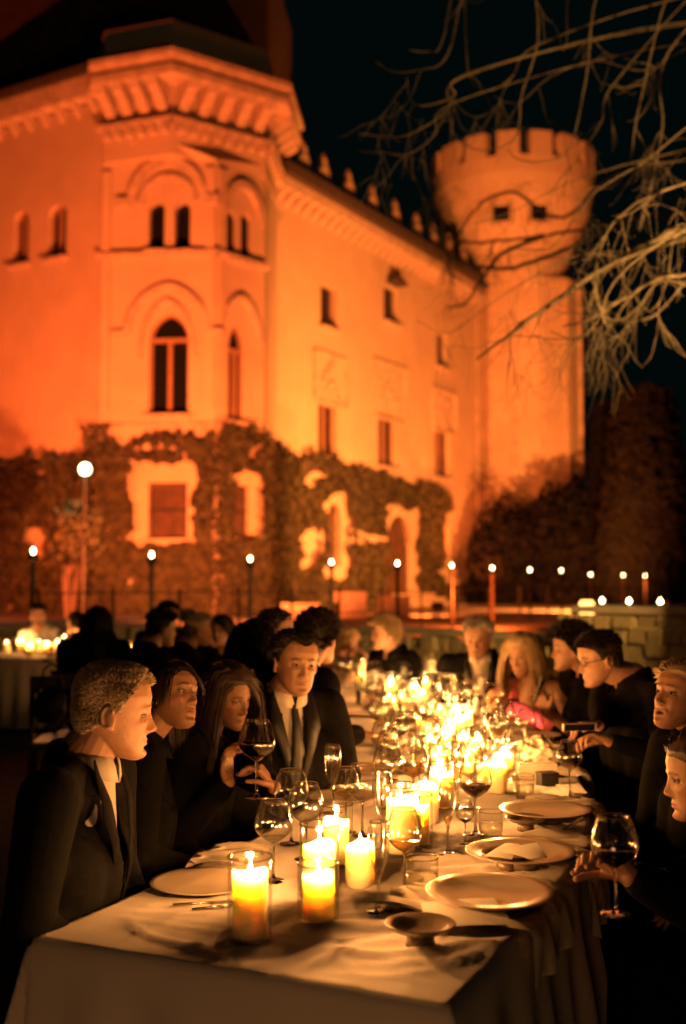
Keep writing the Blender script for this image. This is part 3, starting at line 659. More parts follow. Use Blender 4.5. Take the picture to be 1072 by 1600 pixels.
# ------------------------------------------------------------------ tableware makers (shared meshes, origin at the foot)
def lmesh(name, prof, m, n=28, closed=False): return MB().lathe(prof, n).mesh(name, m, True) if not closed else MB().lathe(prof, n, closed=True).mesh(name, m, True)
def bowl_prof(h0, h1, rmax, rtop, n=12, kz=.42):
    P = []
    for i in range(n + 1):
        t = i / n; z = h0 + (h1 - h0) * t
        r = rmax * math.sin(math.pi / 2 * min(1, t / kz)) ** .75 if t < kz else rmax + (rtop - rmax) * ((t - kz) / (1 - kz)) ** 1.7
        P.append((max(.004, r), z))
    return P
def liquid_prof(P, frac):
    n = max(2, int(len(P) * frac)); Q = [(0, P[0][1] + .001)] + [(max(0, r - .0018), z) for r, z in P[1:n]]; Q.append((0, Q[-1][1])); return Q
def stem_glass(kind):
    if kind == 'wine': bp = bowl_prof(.098, .205, .046, .031); sr = .0036
    elif kind == 'balloon': bp = bowl_prof(.105, .225, .055, .036); sr = .0038
    elif kind == 'flute': bp = bowl_prof(.085, .235, .030, .0245, 14, .72); sr = .0034; 
    foot = [(0, .0035), (.010, .004), (.034, .0015), (.036, 0), (.0, 0)]; stem = [(.010, .004), (.005, .012), (sr, .03), (sr, bp[0][1] - .012), (.006, bp[0][1] - .002), (.0035, bp[0][1] + .003)]
    rim = [(bp[-1][0] - .0008, bp[-1][1] - .001), (bp[-1][0] + .0008, bp[-1][1] - .001), (bp[-1][0] + .0008, bp[-1][1] + .0012), (bp[-1][0] - .0008, bp[-1][1] + .0012)]
    d = {'bowl': lmesh('bowl', bp + [(max(.001, r - .0013), z_) for r, z_ in bp[::-1]], 'drinking_glass', 32), 'stem': lmesh('stem', stem, 'solid_glass', 12), 'foot': lmesh('foot', foot, 'solid_glass', 28), 'rim': lmesh('rim', rim, 'solid_glass', 28, True)}
    return d, bp
GL = {k: stem_glass(k) for k in ('wine', 'balloon', 'flute')}
GNAME = {'wine': 'wine_glass', 'balloon': 'wine_glass', 'flute': 'champagne_flute'}
LIQ = {}
def liquid(kind, m, frac):
    key = (kind, m, round(frac, 2))
    if key not in LIQ: LIQ[key] = lmesh('wine', liquid_prof(GL[kind][1], frac), m, 24)
    return LIQ[key]
def glass(kind, x, y, z, label, group=None, wine=None, frac=.35, scale=1, tilt=(0, 0)):
    root = empty(GNAME[kind], (x, y, z), random.random() * 6, label, 'champagne flute' if kind == 'flute' else 'wine glass', group); root.scale = (scale,) * 3; root.rotation_euler = (tilt[0], tilt[1], root.rotation_euler[2])
    for k, me in GL[kind][0].items(): link(k, me, root)
    if wine: link('wine', liquid(kind, wine, frac), root)
    return root
tum = [(0, .004), (.030, .004), (.034, .010), (.037, .045), (.036, .085)]
TUM = {'bowl': lmesh('bowl', tum, 'drinking_glass', 28), 'base': lmesh('base', [(0, 0), (.031, 0), (.033, .006), (0, .0061)], 'solid_glass', 24), 'rim': lmesh('rim', [(.0352, .084), (.0368, .084), (.0368, .0865), (.0352, .0865)], 'solid_glass', 28, True)}
TW = lmesh('water', [(0, .008), (.029, .008), (.035, .03), (.0352, .052), (0, .052)], 'water', 24)
def tumbler(x, y, z, label, group=None, scale=1.0):
    root = empty('tumbler', (x, y, z), random.random() * 6, label, 'water glass', group); root.scale = (scale,) * 3
    for k, me in TUM.items(): link(k, me, root)
    link('water', TW, root); return root
def cyl_glass(r, h):
    return {'wall': lmesh('wall', [(r - .001, .004), (r, .012), (r, h)], 'holder_glass', 32), 'base': lmesh('base', [(0, 0), (r - .001, 0), (r, .004), (r - .003, .006), (0, .0061)], 'holder_glass', 28), 'rim': lmesh('rim', [(r - .0014, h - .002), (r + .0014, h - .002), (r + .0014, h + .0012), (r - .0014, h + .0012)], 'solid_glass', 28, True)}
CG = {}
def candle(x, y, z, h, r, hr, hh, label, glabel, group='pillar candles along the table', ggroup='glass cylinders round the candles', power=1.0, light=True, tiltx=0):
    rg = random.Random(int(x * 991 + y * 613)); root = empty('pillar_candle', (x, y, z + (.0075 if hh else 0)), 0, label, 'candle', group)
    n = 28; mb = MB(); vs = []; prof = [(r * .96, 0), (r, .004), (r, h * .5), (r * .998, h - .006), (r * .975, h), (r * .90, h - .001), (r * .80, h - .006), (r * .3, h - .010), (0, h - .010)]
    mb.lathe(prof, n); ph = rg.random() * 6
    for i, v in enumerate(mb.v):
        a = math.atan2(v[1], v[0]); k = ss(h * .7, h, v[2]); w = 1 + .012 * math.sin(3 * a + ph) + .01 * math.sin(7 * a + ph * 2); mb.v[i] = (v[0] * w, v[1] * w, v[2] + k * .006 * math.sin(2 * a + ph) * (math.hypot(v[0], v[1]) / r))
    link('wax', mb.mesh('wax', 'wax', True), root)
    link('wick', CWICK, root, (0, 0, h - .011)); fh = rg.uniform(.85, 1.15); link('flame', CFLAME, root, (0, 0, h + .001), (rg.uniform(-.12, .12), rg.uniform(-.12, .12), 0), (.95, .95, fh * .8))
    if light:
        l = bpy.data.lights.new('candle_light', 'POINT'); l.energy = CPOW * power; l.color = (1, .39, .095); l.shadow_soft_size = .007
        lo = bpy.data.objects.new('candle_light', l); COL.objects.link(lo); lo.parent = root; lo.location = (0, 0, h + .014)
    if hh:
        key = (round(hr, 4), round(hh, 4))
        if key not in CG: CG[key] = cyl_glass(hr, hh)
        gr = empty('candle_glass', (x, y, z), 0, glabel, 'candle glass', ggroup)
        for k, me in CG[key].items(): link(k, me, gr)
    return root
CPOW = 13
CWICK = MB().tube([(0, 0, 0), (.0006, 0, .007), (.002, 0, .013)], .0011, 5).mesh('wick', 'iron'); CFLAME = lmesh('flame', [(0, 0), (.0032, .002), (.0052, .007), (.0048, .012), (.003, .019), (.0012, .027), (0, .031)], 'flame', 12)
TOP = TZ + .007
def tq(px, py, z=TOP): return onz(px, py, z)
# near candles, one by one: base pixel, height, radius, glass radius, glass height
near = [
    (390, 1467, .135, .038, .0475, .175, 'front left pillar candle burning tall in a wide glass cylinder', 'wide glass cylinder round the front left candle'),
    (497, 1440, .098, .036, .0470, .130, 'pillar candle second from the front, low flame over a creased cloth', 'glass cylinder with a candle standing between the front left one and the free one'),
    (499, 1400, .120, .040, .0485, .175, 'pillar candle directly behind the second one in the front row', 'tall glass cylinder behind the second front candle'),
    (563, 1384, .105, .037, 0, 0, 'free standing pillar candle between glass cylinders and the flute', ''),
    (525, 1352, .115, .036, .0460, .165, 'pillar candle behind the balloon glass near the white plates', 'glass cylinder by the balloon glasses on the left'),
    (626, 1335, .150, .040, .0560, .195, 'pillar candle in the big cylinder glass behind the golden wine glass', 'big cylinder glass behind the golden wine glass'),
    (652, 1322, .110, .034, .0450, .150, 'pillar candle at the right of the big cylinder glass', 'narrow cylinder right of the big cylinder glass'),
    (664, 1285, .120, .045, 0, 0, 'thick pillar candle in the middle of the table with a wide pool', ''),
    (690, 1262, .110, .040, .0480, .150, 'pillar candle behind the middle champagne flute', 'glass cylinder behind the middle champagne flute'),
    (777, 1238, .110, .034, 0, 0, 'single free candle right of the cluster by the plates', ''),
]
for px, py, h, r, hr, hh, lb, gb in near:
    q = tq(px, py); candle(q.x, q.y, TOP, h, r, hr, hh, lb, gb, power=1.35)
# far candles fill the middle of the table
rc = random.Random(11); placed = []
def whereabouts(s, v):
    side = ' on its dark suited side' if v < -.1 else ' on the side of the pink dress' if v > .1 else ' along its middle'
    seg = 'before the man in the tie' if s < 2.6 else 'before the man with wavy black hair' if s < 3.6 else 'before the blonde woman in pink' if s < 4.9 else 'before the white haired man' if s < 6.0 else 'at the far table end'
    return seg, side
for k in range(52):
    for _ in range(60):
        s = rc.uniform(1.95, TL - .3); v = rc.gauss(.0 if s < 4 else 0.0, .085)
        v = max(-.2, min(.2, v)); q = tpos(s, v)[0]
        if all((q - p).length > .115 for p in placed) and all((q - tq(a[0], a[1])).length > .10 for a in near): break
    else: continue
    placed.append(q); hh = rc.choice([0, .13, .15, .17, .12]); candle(q.x, q.y, TOP, rc.uniform(.05, .10), .029, .0400, hh, '%s pillar candle in the glowing cluster %s' % ('free standing lit' if not hh else 'tall glazed lit' if hh > .14 else 'low glazed lit', whereabouts(s, v)[0]), '%s candle cylinder in the glowing cluster %s' % ('tall' if hh > .14 else 'low', whereabouts(s, v)[0]),
        'candles in the far cluster', 'candle cylinders in the far cluster', power=.68)
# ------------------------------------------------------------------ named glasses (base pixel)
for kind, px, py, w, fr, sc, lb in (
    ('balloon', 427, 1376, 'water', .3, .90, 'balloon glass with a little water behind the front left candle'),
    ('balloon', 478, 1342, None, .3, .92, 'empty balloon glass left of the candles by the plates'),
    ('balloon', 566, 1306, None, .3, .95, 'empty balloon glass before the white plate on the left'),
    ('flute', 592, 1424, 'white_wine', .22, .88, 'champagne flute standing before the golden wine glass'),
    ('flute', 597, 1330, None, .3, .98, 'tall empty flute rising behind the first champagne flute'),
    ('wine', 632, 1393, 'white_wine', .34, .98, 'golden wine glass before the big candle cylinder'),
    ('flute', 700, 1334, 'white_wine', .3, .88, 'champagne flute in the middle of the table'),
    ('wine', 743, 1305, 'red_wine', .42, 1.12, 'wine glass with red wine left of the plate with the envelope'),
    ('wine', 727, 1318, 'red_wine', .25, .60, 'small stemmed glass with a red gleam between flute and tumbler'),
    ('wine', 891, 1246, 'white_wine', .30, .98, 'wine glass with amber wine at the right table edge by the man in glasses'),
    ('balloon', 646, 1262, 'white_wine', .4, .95, 'golden balloon glass at the left of the bright cluster'),
    ('balloon', 672, 1208, 'white_wine', .3, .95, 'balloon glass behind the golden one in the bright cluster'),
    ('balloon', 776, 1180, None, .3, .95, 'empty balloon glass at the right rim of the bright cluster'),
    ('wine', 752, 1225, None, .3, 1.1, 'tall wine glass before the right side of the cluster'),
    ('balloon', 790, 1165, None, .3, .9, 'glass between the cluster and the woman in pink')):
    q = tq(px, py); glass(kind, q.x, q.y, TOP, lb, 'glasses on the near table', w, fr, sc)
for px, py, sc, lb in ((659, 1402, 1.12, 'tumbler of water before the nearest big plate'), (767, 1312, .98, 'tumbler of water at the plate with the envelope'), (820, 1247, .95, 'tumbler of water by the crumpled napkin'),
                   (800, 1240, .8, 'small tumbler left of the crumpled napkin')):
    q = tq(px, py); tumbler(q.x, q.y, TOP, lb, 'tumblers of water', sc)
for k in range(84):
    for _ in range(40):
        s = rc.uniform(2.1, TL - .15); v = rc.choice([-1, 1]) * rc.uniform(.04, .34); q = tpos(s, v)[0]
        if all((q - p).length > .072 for p in placed): break
    else: continue
    placed.append(q); kd = rc.choice(['wine', 'balloon', 'flute', 'wine', 'balloon'])
    if k % 5 == 4: tumbler(q.x, q.y, TOP, 'tumbler among the candles %s' % whereabouts(s, v)[0], 'far tumblers')
    else:
        wn = rc.choice([None, 'white_wine', 'white_wine', 'red_wine']); glass(kd, q.x, q.y, TOP, '%s %s among the candles %s' % ({None: 'empty', 'white_wine': 'golden', 'red_wine': 'red filled'}[wn], {'flute': 'champagne flute', 'wine': 'stemmed wine glass', 'balloon': 'round balloon glass'}[kd], whereabouts(s, v)[0]), 'far glasses of kind ' + kd, wn, .35, rc.uniform(.9, 1.05))
for kind, px, py, w, lb in (('wine', 540, 1300, 'white_wine', 'stemmed glass left of the big candle cylinder'), ('balloon', 606, 1262, None, 'balloon glass behind the tall empty flute'), ('flute', 716, 1262, None, 'slim flute behind the middle champagne flute'), ('wine', 700, 1232, 'white_wine', 'stemmed golden glass just before the dense lights'),
        ('balloon', 735, 1262, None, 'big empty balloon glass left of the free right candle'), ('flute', 655, 1240, 'white_wine', 'slim flute between the golden balloon glass and the thick candle'), ('wine', 606, 1222, None, 'stemmed glass at the left rim of the bright cluster'), ('wine', 812, 1215, None, 'thin stemmed glass left of the crumpled napkin'), ('balloon', 455, 1318, None, 'clear balloon glass behind the two left balloon glasses'), ('flute', 520, 1270, None, 'slim flute before the flat plates at the left')):
    q = tq(px, py); glass(kind, q.x, q.y, TOP, lb, 'glasses on the near table', w, .33, .95)
# ------------------------------------------------------------------ plates, dishes, cutlery, menus, napkins
PL = lmesh('plate', [(0, .0), (.060, 0), (.066, .003), (.090, .006), (.125, .012), (.150, .017), (.1515, .0182), (.150, .0192), (.123, .0150), (.088, .0092), (.07, .0065), (0, .006)], 'china', 56)
SP = lmesh('plate', [(0, .0), (.05, 0), (.052, .003), (.080, .006), (.125, .012), (.135, .0155), (.134, .017), (.120, .0145), (.078, .0085), (0, .007)], 'china', 48)
BW = {'bowl': lmesh('bowl', [(0, .022), (.030, .022), (.055, .031), (.070, .042), (.0720, .0435), (.070, .045), (.052, .035), (.028, .027), (0, .026)], 'stoneware', 40), 'foot': lmesh('foot', [(0, 0), (.031, 0), (.028, .010), (.028, .0235), (0, .0235)], 'stoneware', 28)}
def plate(me, px, py, d, lb, z=TOP, sc=1, tilt=0, base=None):
    q = tq(px, py, z + .02); root = empty('plate', (q.x, q.y, z), 0, lb, 'plate', 'dinner plates'); root.scale = (sc,) * 3; root.rotation_euler = (tilt, 0, 0); link('dish', me, root)
    if base: link('foot_ring', lmesh('foot_ring', [(0, -base / sc), (.052, -base / sc), (.05, .0005), (0, .0006)], 'stoneware', 36), root)
    return q
q1 = plate(PL, 765, 1389, 0, 'nearest big shallow plate at the right table edge', TOP + .026, 1.0, .02, .026)
q2 = plate(PL, 813, 1327, 0, 'big plate holding a folded cream envelope', TOP + .026, .98, .01, .026)
q3 = plate(PL, 852, 1262, 0, 'big plate before the crumpled napkin', TOP + .024, .98, 0, .024)
plate(SP, 318, 1373, 0, 'flat white plate at the elbow of the grey haired man', TOP, 1.0)
plate(SP, 536, 1240, 0, 'flat white plate before the man in the tie', TOP, .95)
plate(SP, 568, 1197, 0, 'flat white plate beyond the empty balloon glass', TOP, .95)
plate(SP, 590, 1152, 0, 'flat white plate by the hand of the dark haired man', TOP, .95)
plate(SP, 575, 1112, 0, 'flat white plate far along the left table side', TOP, .95)
plate(SP, 840, 1145, 0, 'dark edged plate before the woman in pink', TOP, .9)
for px, py, s, lb in ((657, 1476, 1.05, 'small dark footed bowl on the near cloth corner'), (792, 1357, .98, 'small dark bowl between the two nearest big plates'), (822, 1297, .9, 'small dark bowl between the second and third big plate')):
    q = tq(px, py); root = empty('small_bowl', (q.x, q.y, TOP), 0, lb, 'bowl', 'small side bowls'); root.scale = (s,) * 3
    for k, me in BW.items(): link(k, me, root)
def cutlery(px, py, ang, lb, kind='knife', L=.2):
    q = tq(px, py); root = empty(kind, (q.x, q.y, TOP + .006), ang, lb, kind); mb = MB(); mb.tube([(0, 0, 0), (0, L * .45, .001)], [.0035, .0025], 6); mb2 = MB()
    if kind == 'knife': mb2.box((0, L * .72, .001), (.014, L * .54, .0016), taper=1)
    else:
        mb2.box((0, L * .66, .001), (.006, L * .35, .002)); 
        for i in range(4): mb2.box((-.009 + .006 * i, L * .92, .002), (.0022, L * .2, .0016))
        mb2.box((0, L * .82, .0015), (.022, .012, .002))
    link('handle', mb.mesh('handle', 'steel', True), root); link('blade' if kind == 'knife' else 'tines', mb2.mesh('blade', 'steel'), root)
cutlery(690, 1425, -1.0, 'knife lying by the paper menu'); cutlery(270, 1418, -1.35, 'knife lying before the flat plate at the left'); cutlery(300, 1425, -1.2, 'fork lying before the flat plate at the left', 'fork', .18)
cutlery(560, 1225, -.9, 'knife between the two flat plates at the left'); cutlery(880, 1300, -.5, 'knife lying on the cloth beside the third big plate'); cutlery(700, 1395, -1.2, 'fork lying left of the nearest big plate', 'fork', .18)
def sheet(name, pts, m, th, label, cat, bend=0, parts=None):
    """a thin folded sheet: four corner points in order, subdivided and slightly bowed"""
    a, b, c, d = [Vector(p) for p in pts]; n = 8; mb = MB(); vs = []
    for i in range(n + 1):
        for j in range(n + 1):
            u, v = i / n, j / n; p = a.lerp(b, u).lerp(d.lerp(c, u), v); p.z += bend * math.sin(math.pi * u) * .5 + bend * .5 * math.sin(math.pi * v); vs.append(p)
    nn = (b - a).cross(d - a).normalized(); vs2 = [v + nn * th for v in vs]; N = n + 1
    fs = [(i * N + j, i * N + j + 1, (i + 1) * N + j + 1, (i + 1) * N + j) for i in range(n) for j in range(n)]; K_ = len(vs); fs2 = [tuple(x + K_ for x in f[::-1]) for f in fs]
    mb.add(vs + vs2, fs + fs2); o = mb.build(name, m, None, True, loc=a, label=label, cat=cat) if True else None
    return o
z = TOP + .012
sheet('menu_card', [tq(664, 1452, z), tq(802, 1446, z + .004), tq(771, 1404, z + .022), tq(658, 1412, z + .016)], 'paper', .0015, 'blank cream card lying on the crumpled cloth before the nearest plate', 'card', .006)
zz = TOP + .048
sheet('envelope', [tq(778, 1330, zz + .002), tq(828, 1343, zz), tq(856, 1340, zz), tq(838, 1317, zz + .012)], 'paper', .001, 'cream envelope lying on the middle big plate', 'envelope', .004)
sheet('envelope', [tq(757, 1338, zz - .003), tq(800, 1343, zz - .004), tq(812, 1320, zz + .001), tq(790, 1318, zz)], 'paper', .001, 'second cream paper half beneath the envelope on the plate', 'envelope', .003)
sheet('menu_card', [tq(330, 1342, TOP + .02), tq(375, 1345, TOP + .02), tq(372, 1340, TOP + .075), tq(336, 1340, TOP + .085)], 'paper', .001, 'small folded card standing behind the flat plate at the left', 'card')
sheet('menu_card', [tq(880, 1238, z), tq(918, 1240, z), tq(905, 1225, z), tq(868, 1226, z)], 'paper', .001, 'cream card beside the amber wine glass at the table edge', 'card')
for px, py, w, lb in ((600, 1170, 60, 'folded paper beyond the plate of the man in the tie'), (640, 1140, 44, 'folded paper near the dark box'), (590, 1180, 50, 'napkin folded flat between two plates'), (560, 1165, 44, 'napkin beside the hand of the dark haired man')):
    q = tq(px, py); a = Vector((.12, .02, 0)); b = Vector((-.01, .10, 0)); sheet('napkin', [q, q + a, q + a + b + Vector((0, 0, .012)), q + b], 'napkin', .008, lb, 'napkin', .012)
def drape_napkin(s, v0, v1, w, hang, lb, seed):
    """a cloth napkin lying across the table edge and hanging down"""
    rg = random.Random(seed); nU, nV = 30, 20; sgn = 1 if v1 > 0 else -1; mb = []; L = abs(v1 - v0) + hang; V = []
    for i in range(nU + 1):
        a = i / nU * L; 
        for j in range(nV + 1):
            b = (j / nV - .5) * w * (1 + .35 * a / L); onlen = abs(v1 - v0); f = .010 * math.sin(j * 1.35 + seed + 1.2 * math.sin(a * 9 + seed)) + .007 * math.sin(j * .7 + a * 20)
            if a < onlen: p, t, n = tpos(s + b, v0 + sgn * a); V.append((p.x, p.y, TOP + .014 + f * .8 + .004 * math.sin(a * 30)))
            else:
                p, t, n = tpos(s + b, sgn * HW); e = a - onlen; r = .014 + .02 * min(1, e / .03) + f * 1.3 + .1 * e; q = p + n * sgn * r; V.append((q.x, q.y, TOP + .014 - max(0, e - .01)))
    N = nV + 1; i = np.arange(nU)[:, None] * N + np.arange(nV)[None, :]; Fq = np.stack([i, i + 1, i + 1 + N, i + N], -1).reshape(-1, 4)
    if sgn > 0: Fq = Fq[:, ::-1]
    o = link('napkin', np_mesh('napkin', np.array(V), Fq, 'napkin')); tag(o, lb, 'napkin', 'cloth napkins over the table edge')
drape_napkin(.62, .12, HW, .30, .13, 'rumpled cloth napkin by the footed bowl reaching to the near corner', 1)
drape_napkin(1.22, .30, HW, .22, .22, 'cloth napkin hanging over the edge beyond the cream card', 2)
drape_napkin(1.78, .26, HW, .20, .24, 'cloth napkin hanging over the edge between the first two plates', 3)
drape_napkin(2.45, .25, HW, .18, .22, 'cloth napkin hanging over the edge by the third plate', 4)
drape_napkin(.8, -.34, -HW, .2, .05, 'cloth napkin at the left edge by the flat plate', 5)
# crumpled white napkin bundle
def blob(c, rx, ry, rz_, n, amp, fr, seed):
    V = []; nu, nv = n, n
    for i in range(nu + 1):
        th = math.pi * i / nu
        for j in range(nv):
            ph = 2 * math.pi * j / nv; d = Vector((math.sin(th) * math.cos(ph), math.sin(th) * math.sin(ph), math.cos(th))); k = 1 - amp * (2 * abs(noise.noise(d * fr + Vector((seed, 0, 0)))) + .7 * abs(noise.noise(d * fr * 2.6 + Vector((0, seed, 0))))); z = d.z * rz_ * k
            V.append((c.x + d.x * rx * k, c.y + d.y * ry * k, c.z + max(-rz_ * .55, z)))
    i = np.arange(nu)[:, None] * nv; j = np.arange(nv)[None, :]; j2 = (j + 1) % nv; return np.array(V), np.stack([i + j, i + nv + j, i + nv + j2, i + j2], -1).reshape(-1, 4)
c = tq(845, 1200); c.z = TOP + .055; V, Fq = blob(c, .115, .09, .085, 56, .33, 2.2, 3); tag(link('crumpled_napkin', np_mesh('crumpled_napkin', V, Fq, 'napkin')), 'large crumpled white napkin left of the man in glasses', 'napkin')
c = tq(834, 1212); c.z = TOP + .03; mb = MB(); mb.box((c.x + .0, c.y - .06, c.z), (.15, .06, .06), .1); mb.build('bread_box', 'napkin', None, loc=c, label='pale low paper box before the crumpled napkin', cat='box')
for px, py, sz, lb in ((573, 1100, (.11, .09, .085), 'small brown box between plates on the far left table side'), (630, 1132, (.13, .07, .075), 'small dark box left of the bright cluster'), (855, 1227, (.07, .05, .05), 'small black box on the cloth before the amber wine glass')):
    q = tq(px, py); root = empty('small_box', (q.x, q.y, TOP), .3, lb, 'box'); mb = MB(); mb.box((0, 0, sz[2] * .4), (sz[0], sz[1], sz[2] * .8)); link('body', mb.mesh('body', 'stoneware' if px == 573 else 'leather'), root); mb = MB(); mb.box((0, 0, sz[2] * .9), (sz[0] * 1.05, sz[1] * 1.05, sz[2] * .2)); link('lid', mb.mesh('lid', 'leather'), root)
# second table at the far left
A = onz(-60, 1030, .75); B = onz(124, 1030, .75)
st2 = empty('side_table', (A.x, A.y, 0), label='second dinner table at the far left under a pale cloth', cat='table')
mb = MB(); mb.box(((A.x + B.x) / 2, A.y + .5, .735), (B.x - A.x, 1.0, .03)); mb.build('tabletop', 'chair_wood', st2)
for x in (A.x + .1, B.x - .1):
    for y in (A.y + .1, A.y + .9): MB().tube([(x, y, 0), (x, y, .72)], .03, 8).build('leg', 'iron', st2)
V = []; per = []
n = 160; cxm, cym = (A.x + B.x) / 2, A.y + .5; hx, hy = (B.x - A.x) / 2, .5
ring = []
for k in range(n):
    a = 2 * math.pi * k / n; ca, sa = math.cos(a), math.sin(a); m_ = max(abs(ca), abs(sa)); ring.append((hx * ca / m_, hy * sa / m_, k))
rows = [(0, .758, 0)] + [(.985, .757, 0), (1.0, .752, 0)] + [(1.0, .752 - .1 * j, j / 7) for j in range(1, 8)]
for s_, z_, e in rows:
    for x, y, k in ring: f = .05 * e * (math.sin(k * .9) * .6 + math.sin(k * .37 + 1) * .5 + .5); l = math.hypot(x, y) + 1e-6; V.append((cxm + x * s_ + x / l * f, cym + y * s_ + y / l * f, z_))
i = np.arange(len(rows) - 1)[:, None] * n; j = np.arange(n)[None, :]; j2 = (j + 1) % n
tag(link('tablecloth', np_mesh('tablecloth', np.array(V), np.stack([i + j, i + n + j, i + n + j2, i + j2], -1).reshape(-1, 4), 'cloth')), 'pale cloth hanging over the second table at the far left', 'tablecloth')
for k, (px, py) in enumerate(((46, 1022), (60, 1018), (74, 1022), (90, 1021), (108, 1019), (117, 1014), (100, 1010), (66, 1008), (30, 1015), (10, 1020))):
    q = onz(px, py, .77); candle(q.x, max(q.y, A.y + .12), .76, .10 + .01 * (k % 4), .04, .052, .16 if k % 2 else 0, 'lit pillar candle on the second table at the far left', 'candle cylinder on the second table at the far left', 'candles on the second table', 'candle cylinders on the second table', 1.6, light=(k % 2 == 0))
q = at(202, 1020, 10.6); candle(q.x, q.y, q.z - .06, .11, .05, .07, .17, 'candle glowing between the long haired woman and the man with the big ear', 'candle cylinder glowing between two dark guests', 'candle on a stand', 'candle cylinder on a stand', 1.6)
mb = MB(); mb.lathe([(0, q.z - .085), (.18, q.z - .085), (.18, q.z - .062), (0, q.z - .062)], 24, (q.x, q.y, 0)); root = empty('pedestal_table', (q.x, q.y, 0), label='little round pedestal table carrying one candle cluster behind the guests', cat='table'); mb.build('tabletop', 'chair_wood', root)
MB().tube([(q.x, q.y, 0), (q.x, q.y, q.z - .085)], .03, 8).build('leg', 'iron', root)
# ================================================================== PEOPLE
def rot(yaw, pitch=0, roll=0):
    """yaw: world heading of the face in degrees (0 = away from the camera, 90 = towards the right edge, 180 = at the camera)"""
    return Matrix.Rotation(-R(yaw), 3, 'Z') @ Matrix.Rotation(R(pitch), 3, 'X') @ Matrix.Rotation(R(roll), 3, 'Y')
HZ = np.array([-.119, -.113, -.10, -.085, -.07, -.055, -.035, -.01, .02, .05, .08, .10, .113, .1195])
HF = np.array([.074, .086, .090, .089, .090, .090, .089, .090, .095, .097, .088, .072, .048, .012])
HB = np.array([.048, .020, .002, -.02, -.048, -.068, -.083, -.093, -.099, -.100, -.091, -.077, -.055, -.02])
HWd = np.array([.012, .026, .037, .047, .054, .060, .0655, .070, .0745, .077, .071, .058, .038, .008])
def head_surface(z, a, P):
    yf = np.interp(z, HZ, HF); yb = np.interp(z, HZ, HB); w = np.interp(z, HZ, HWd) * P.get('wide', 1)
    if P.get('jaw', 1) != 1: w = w * np.where(z < -.03, 1 + (P['jaw'] - 1) * np.clip((-.03 - z) / .05, 0, 1), 1)
    yc = (yf + yb) / 2; hy = (yf - yb) / 2; c = np.cos(a); s = np.sin(a); c2 = np.sign(c) * np.abs(c) ** .86; s2 = np.sign(s) * np.abs(s) ** .92
    x = w * s2; y = yc + hy * c2; fr = np.clip(c * 3, 0, 1)
    g = lambda x0, sx, z0, sz: np.exp(-((x - x0) / sx) ** 2 - ((z - z0) / sz) ** 2)
    ax = np.abs(x); nl = P.get('nose', 1)
    ridge = np.interp(z, [-.056, -.050, -.042, -.034, -.02, .0, .012, .03], [0, .004, .020, .0235, .0165, .0065, .002, 0]) * nl
    sx = np.interp(z, [-.05, -.038, -.02, .01], [.011, .0105, .0085, .0085])
    dy = ridge * np.exp(-(x / sx) ** 2)
    e = lambda x0, sx_, z0, sz: np.exp(-((ax - x0) / sx_) ** 2 - ((z - z0) / sz) ** 2)
    dy = dy * 1.12 + .0105 * nl * e(.0135, .0062, -.0405, .0062) - .0135 * e(.031, .0145, .0005, .0105) + .0062 * e(.027, .019, .0215, .006) + .0055 * e(.044, .016, -.024, .012) - .005 * e(.050, .012, -.058, .018) - .003 * e(.055, .012, .03, .02) + P.get('smile', 0) * (.004 * e(.027, .006, -.066, .006) + .004 * e(.038, .012, -.038, .012))
    dy = dy + .0065 * e(0, .019, -.064, .0045) + .007 * e(0, .017, -.0755, .005) - .0022 * g(0, .024, -.0698, .0022) - .0045 * e(0, .02, -.086, .005) + .008 * e(0, .017, -.103, .0095) - .0025 * g(0, .003, -.055, .006)
    dy = dy - P.get('fold', .6) * .003 * np.exp(-((ax - .026 - (-.045 - z) * .35) / .0035) ** 2) * np.exp(-((z + .058) / .014) ** 2)
    dy = dy + P.get('cheek', 0) * .006 * e(.045, .02, -.05, .02) + .0025 * e(.032, .012, -.016, .005) * P.get('fold', .6)
    if P.get('mouth', 0): dy = dy - .016 * P['mouth'] * e(0, .014, -.071, .0075) + .003 * e(0, .022, -.084, .005)
    y = y + dy * fr; return x, y, dy
def head_grid(P, nz=84, na=104):
    z = np.concatenate([np.linspace(-.119, .10, nz - 12), np.linspace(.1025, .1195, 12)]); u = np.linspace(0, 2 * np.pi, na, endpoint=False); a = u - .32 * np.sin(u)     # denser towards the face
    Z, A = np.meshgrid(z, a, indexing='ij'); x, y, _ = head_surface(Z, A, P); V = np.stack([x, y, Z], -1).reshape(-1, 3)
    i = np.arange(nz - 1)[:, None] * na; j = np.arange(na)[None, :]; j2 = (j + 1) % na; Fq = np.stack([i + j, i + j2, i + na + j2, i + na + j], -1).reshape(-1, 4)
    cap0 = len(V); V = np.vstack([V, [[0, .06, -.121], [0, -.005, .1215]]]); T = [(cap0, (k + 1) % na, k) for k in range(na)] + [(cap0 + 1, (nz - 1) * na + k, (nz - 1) * na + (k + 1) % na) for k in range(na)]
    return V, Fq, T
def sph(n=10, m=14):
    mb = MB(); pr = [(math.sin(math.pi * i / n), -math.cos(math.pi * i / n)) for i in range(n + 1)]; mb.lathe(pr, m); return np.array(mb.v), mb.f
SPV, SPF = sph()
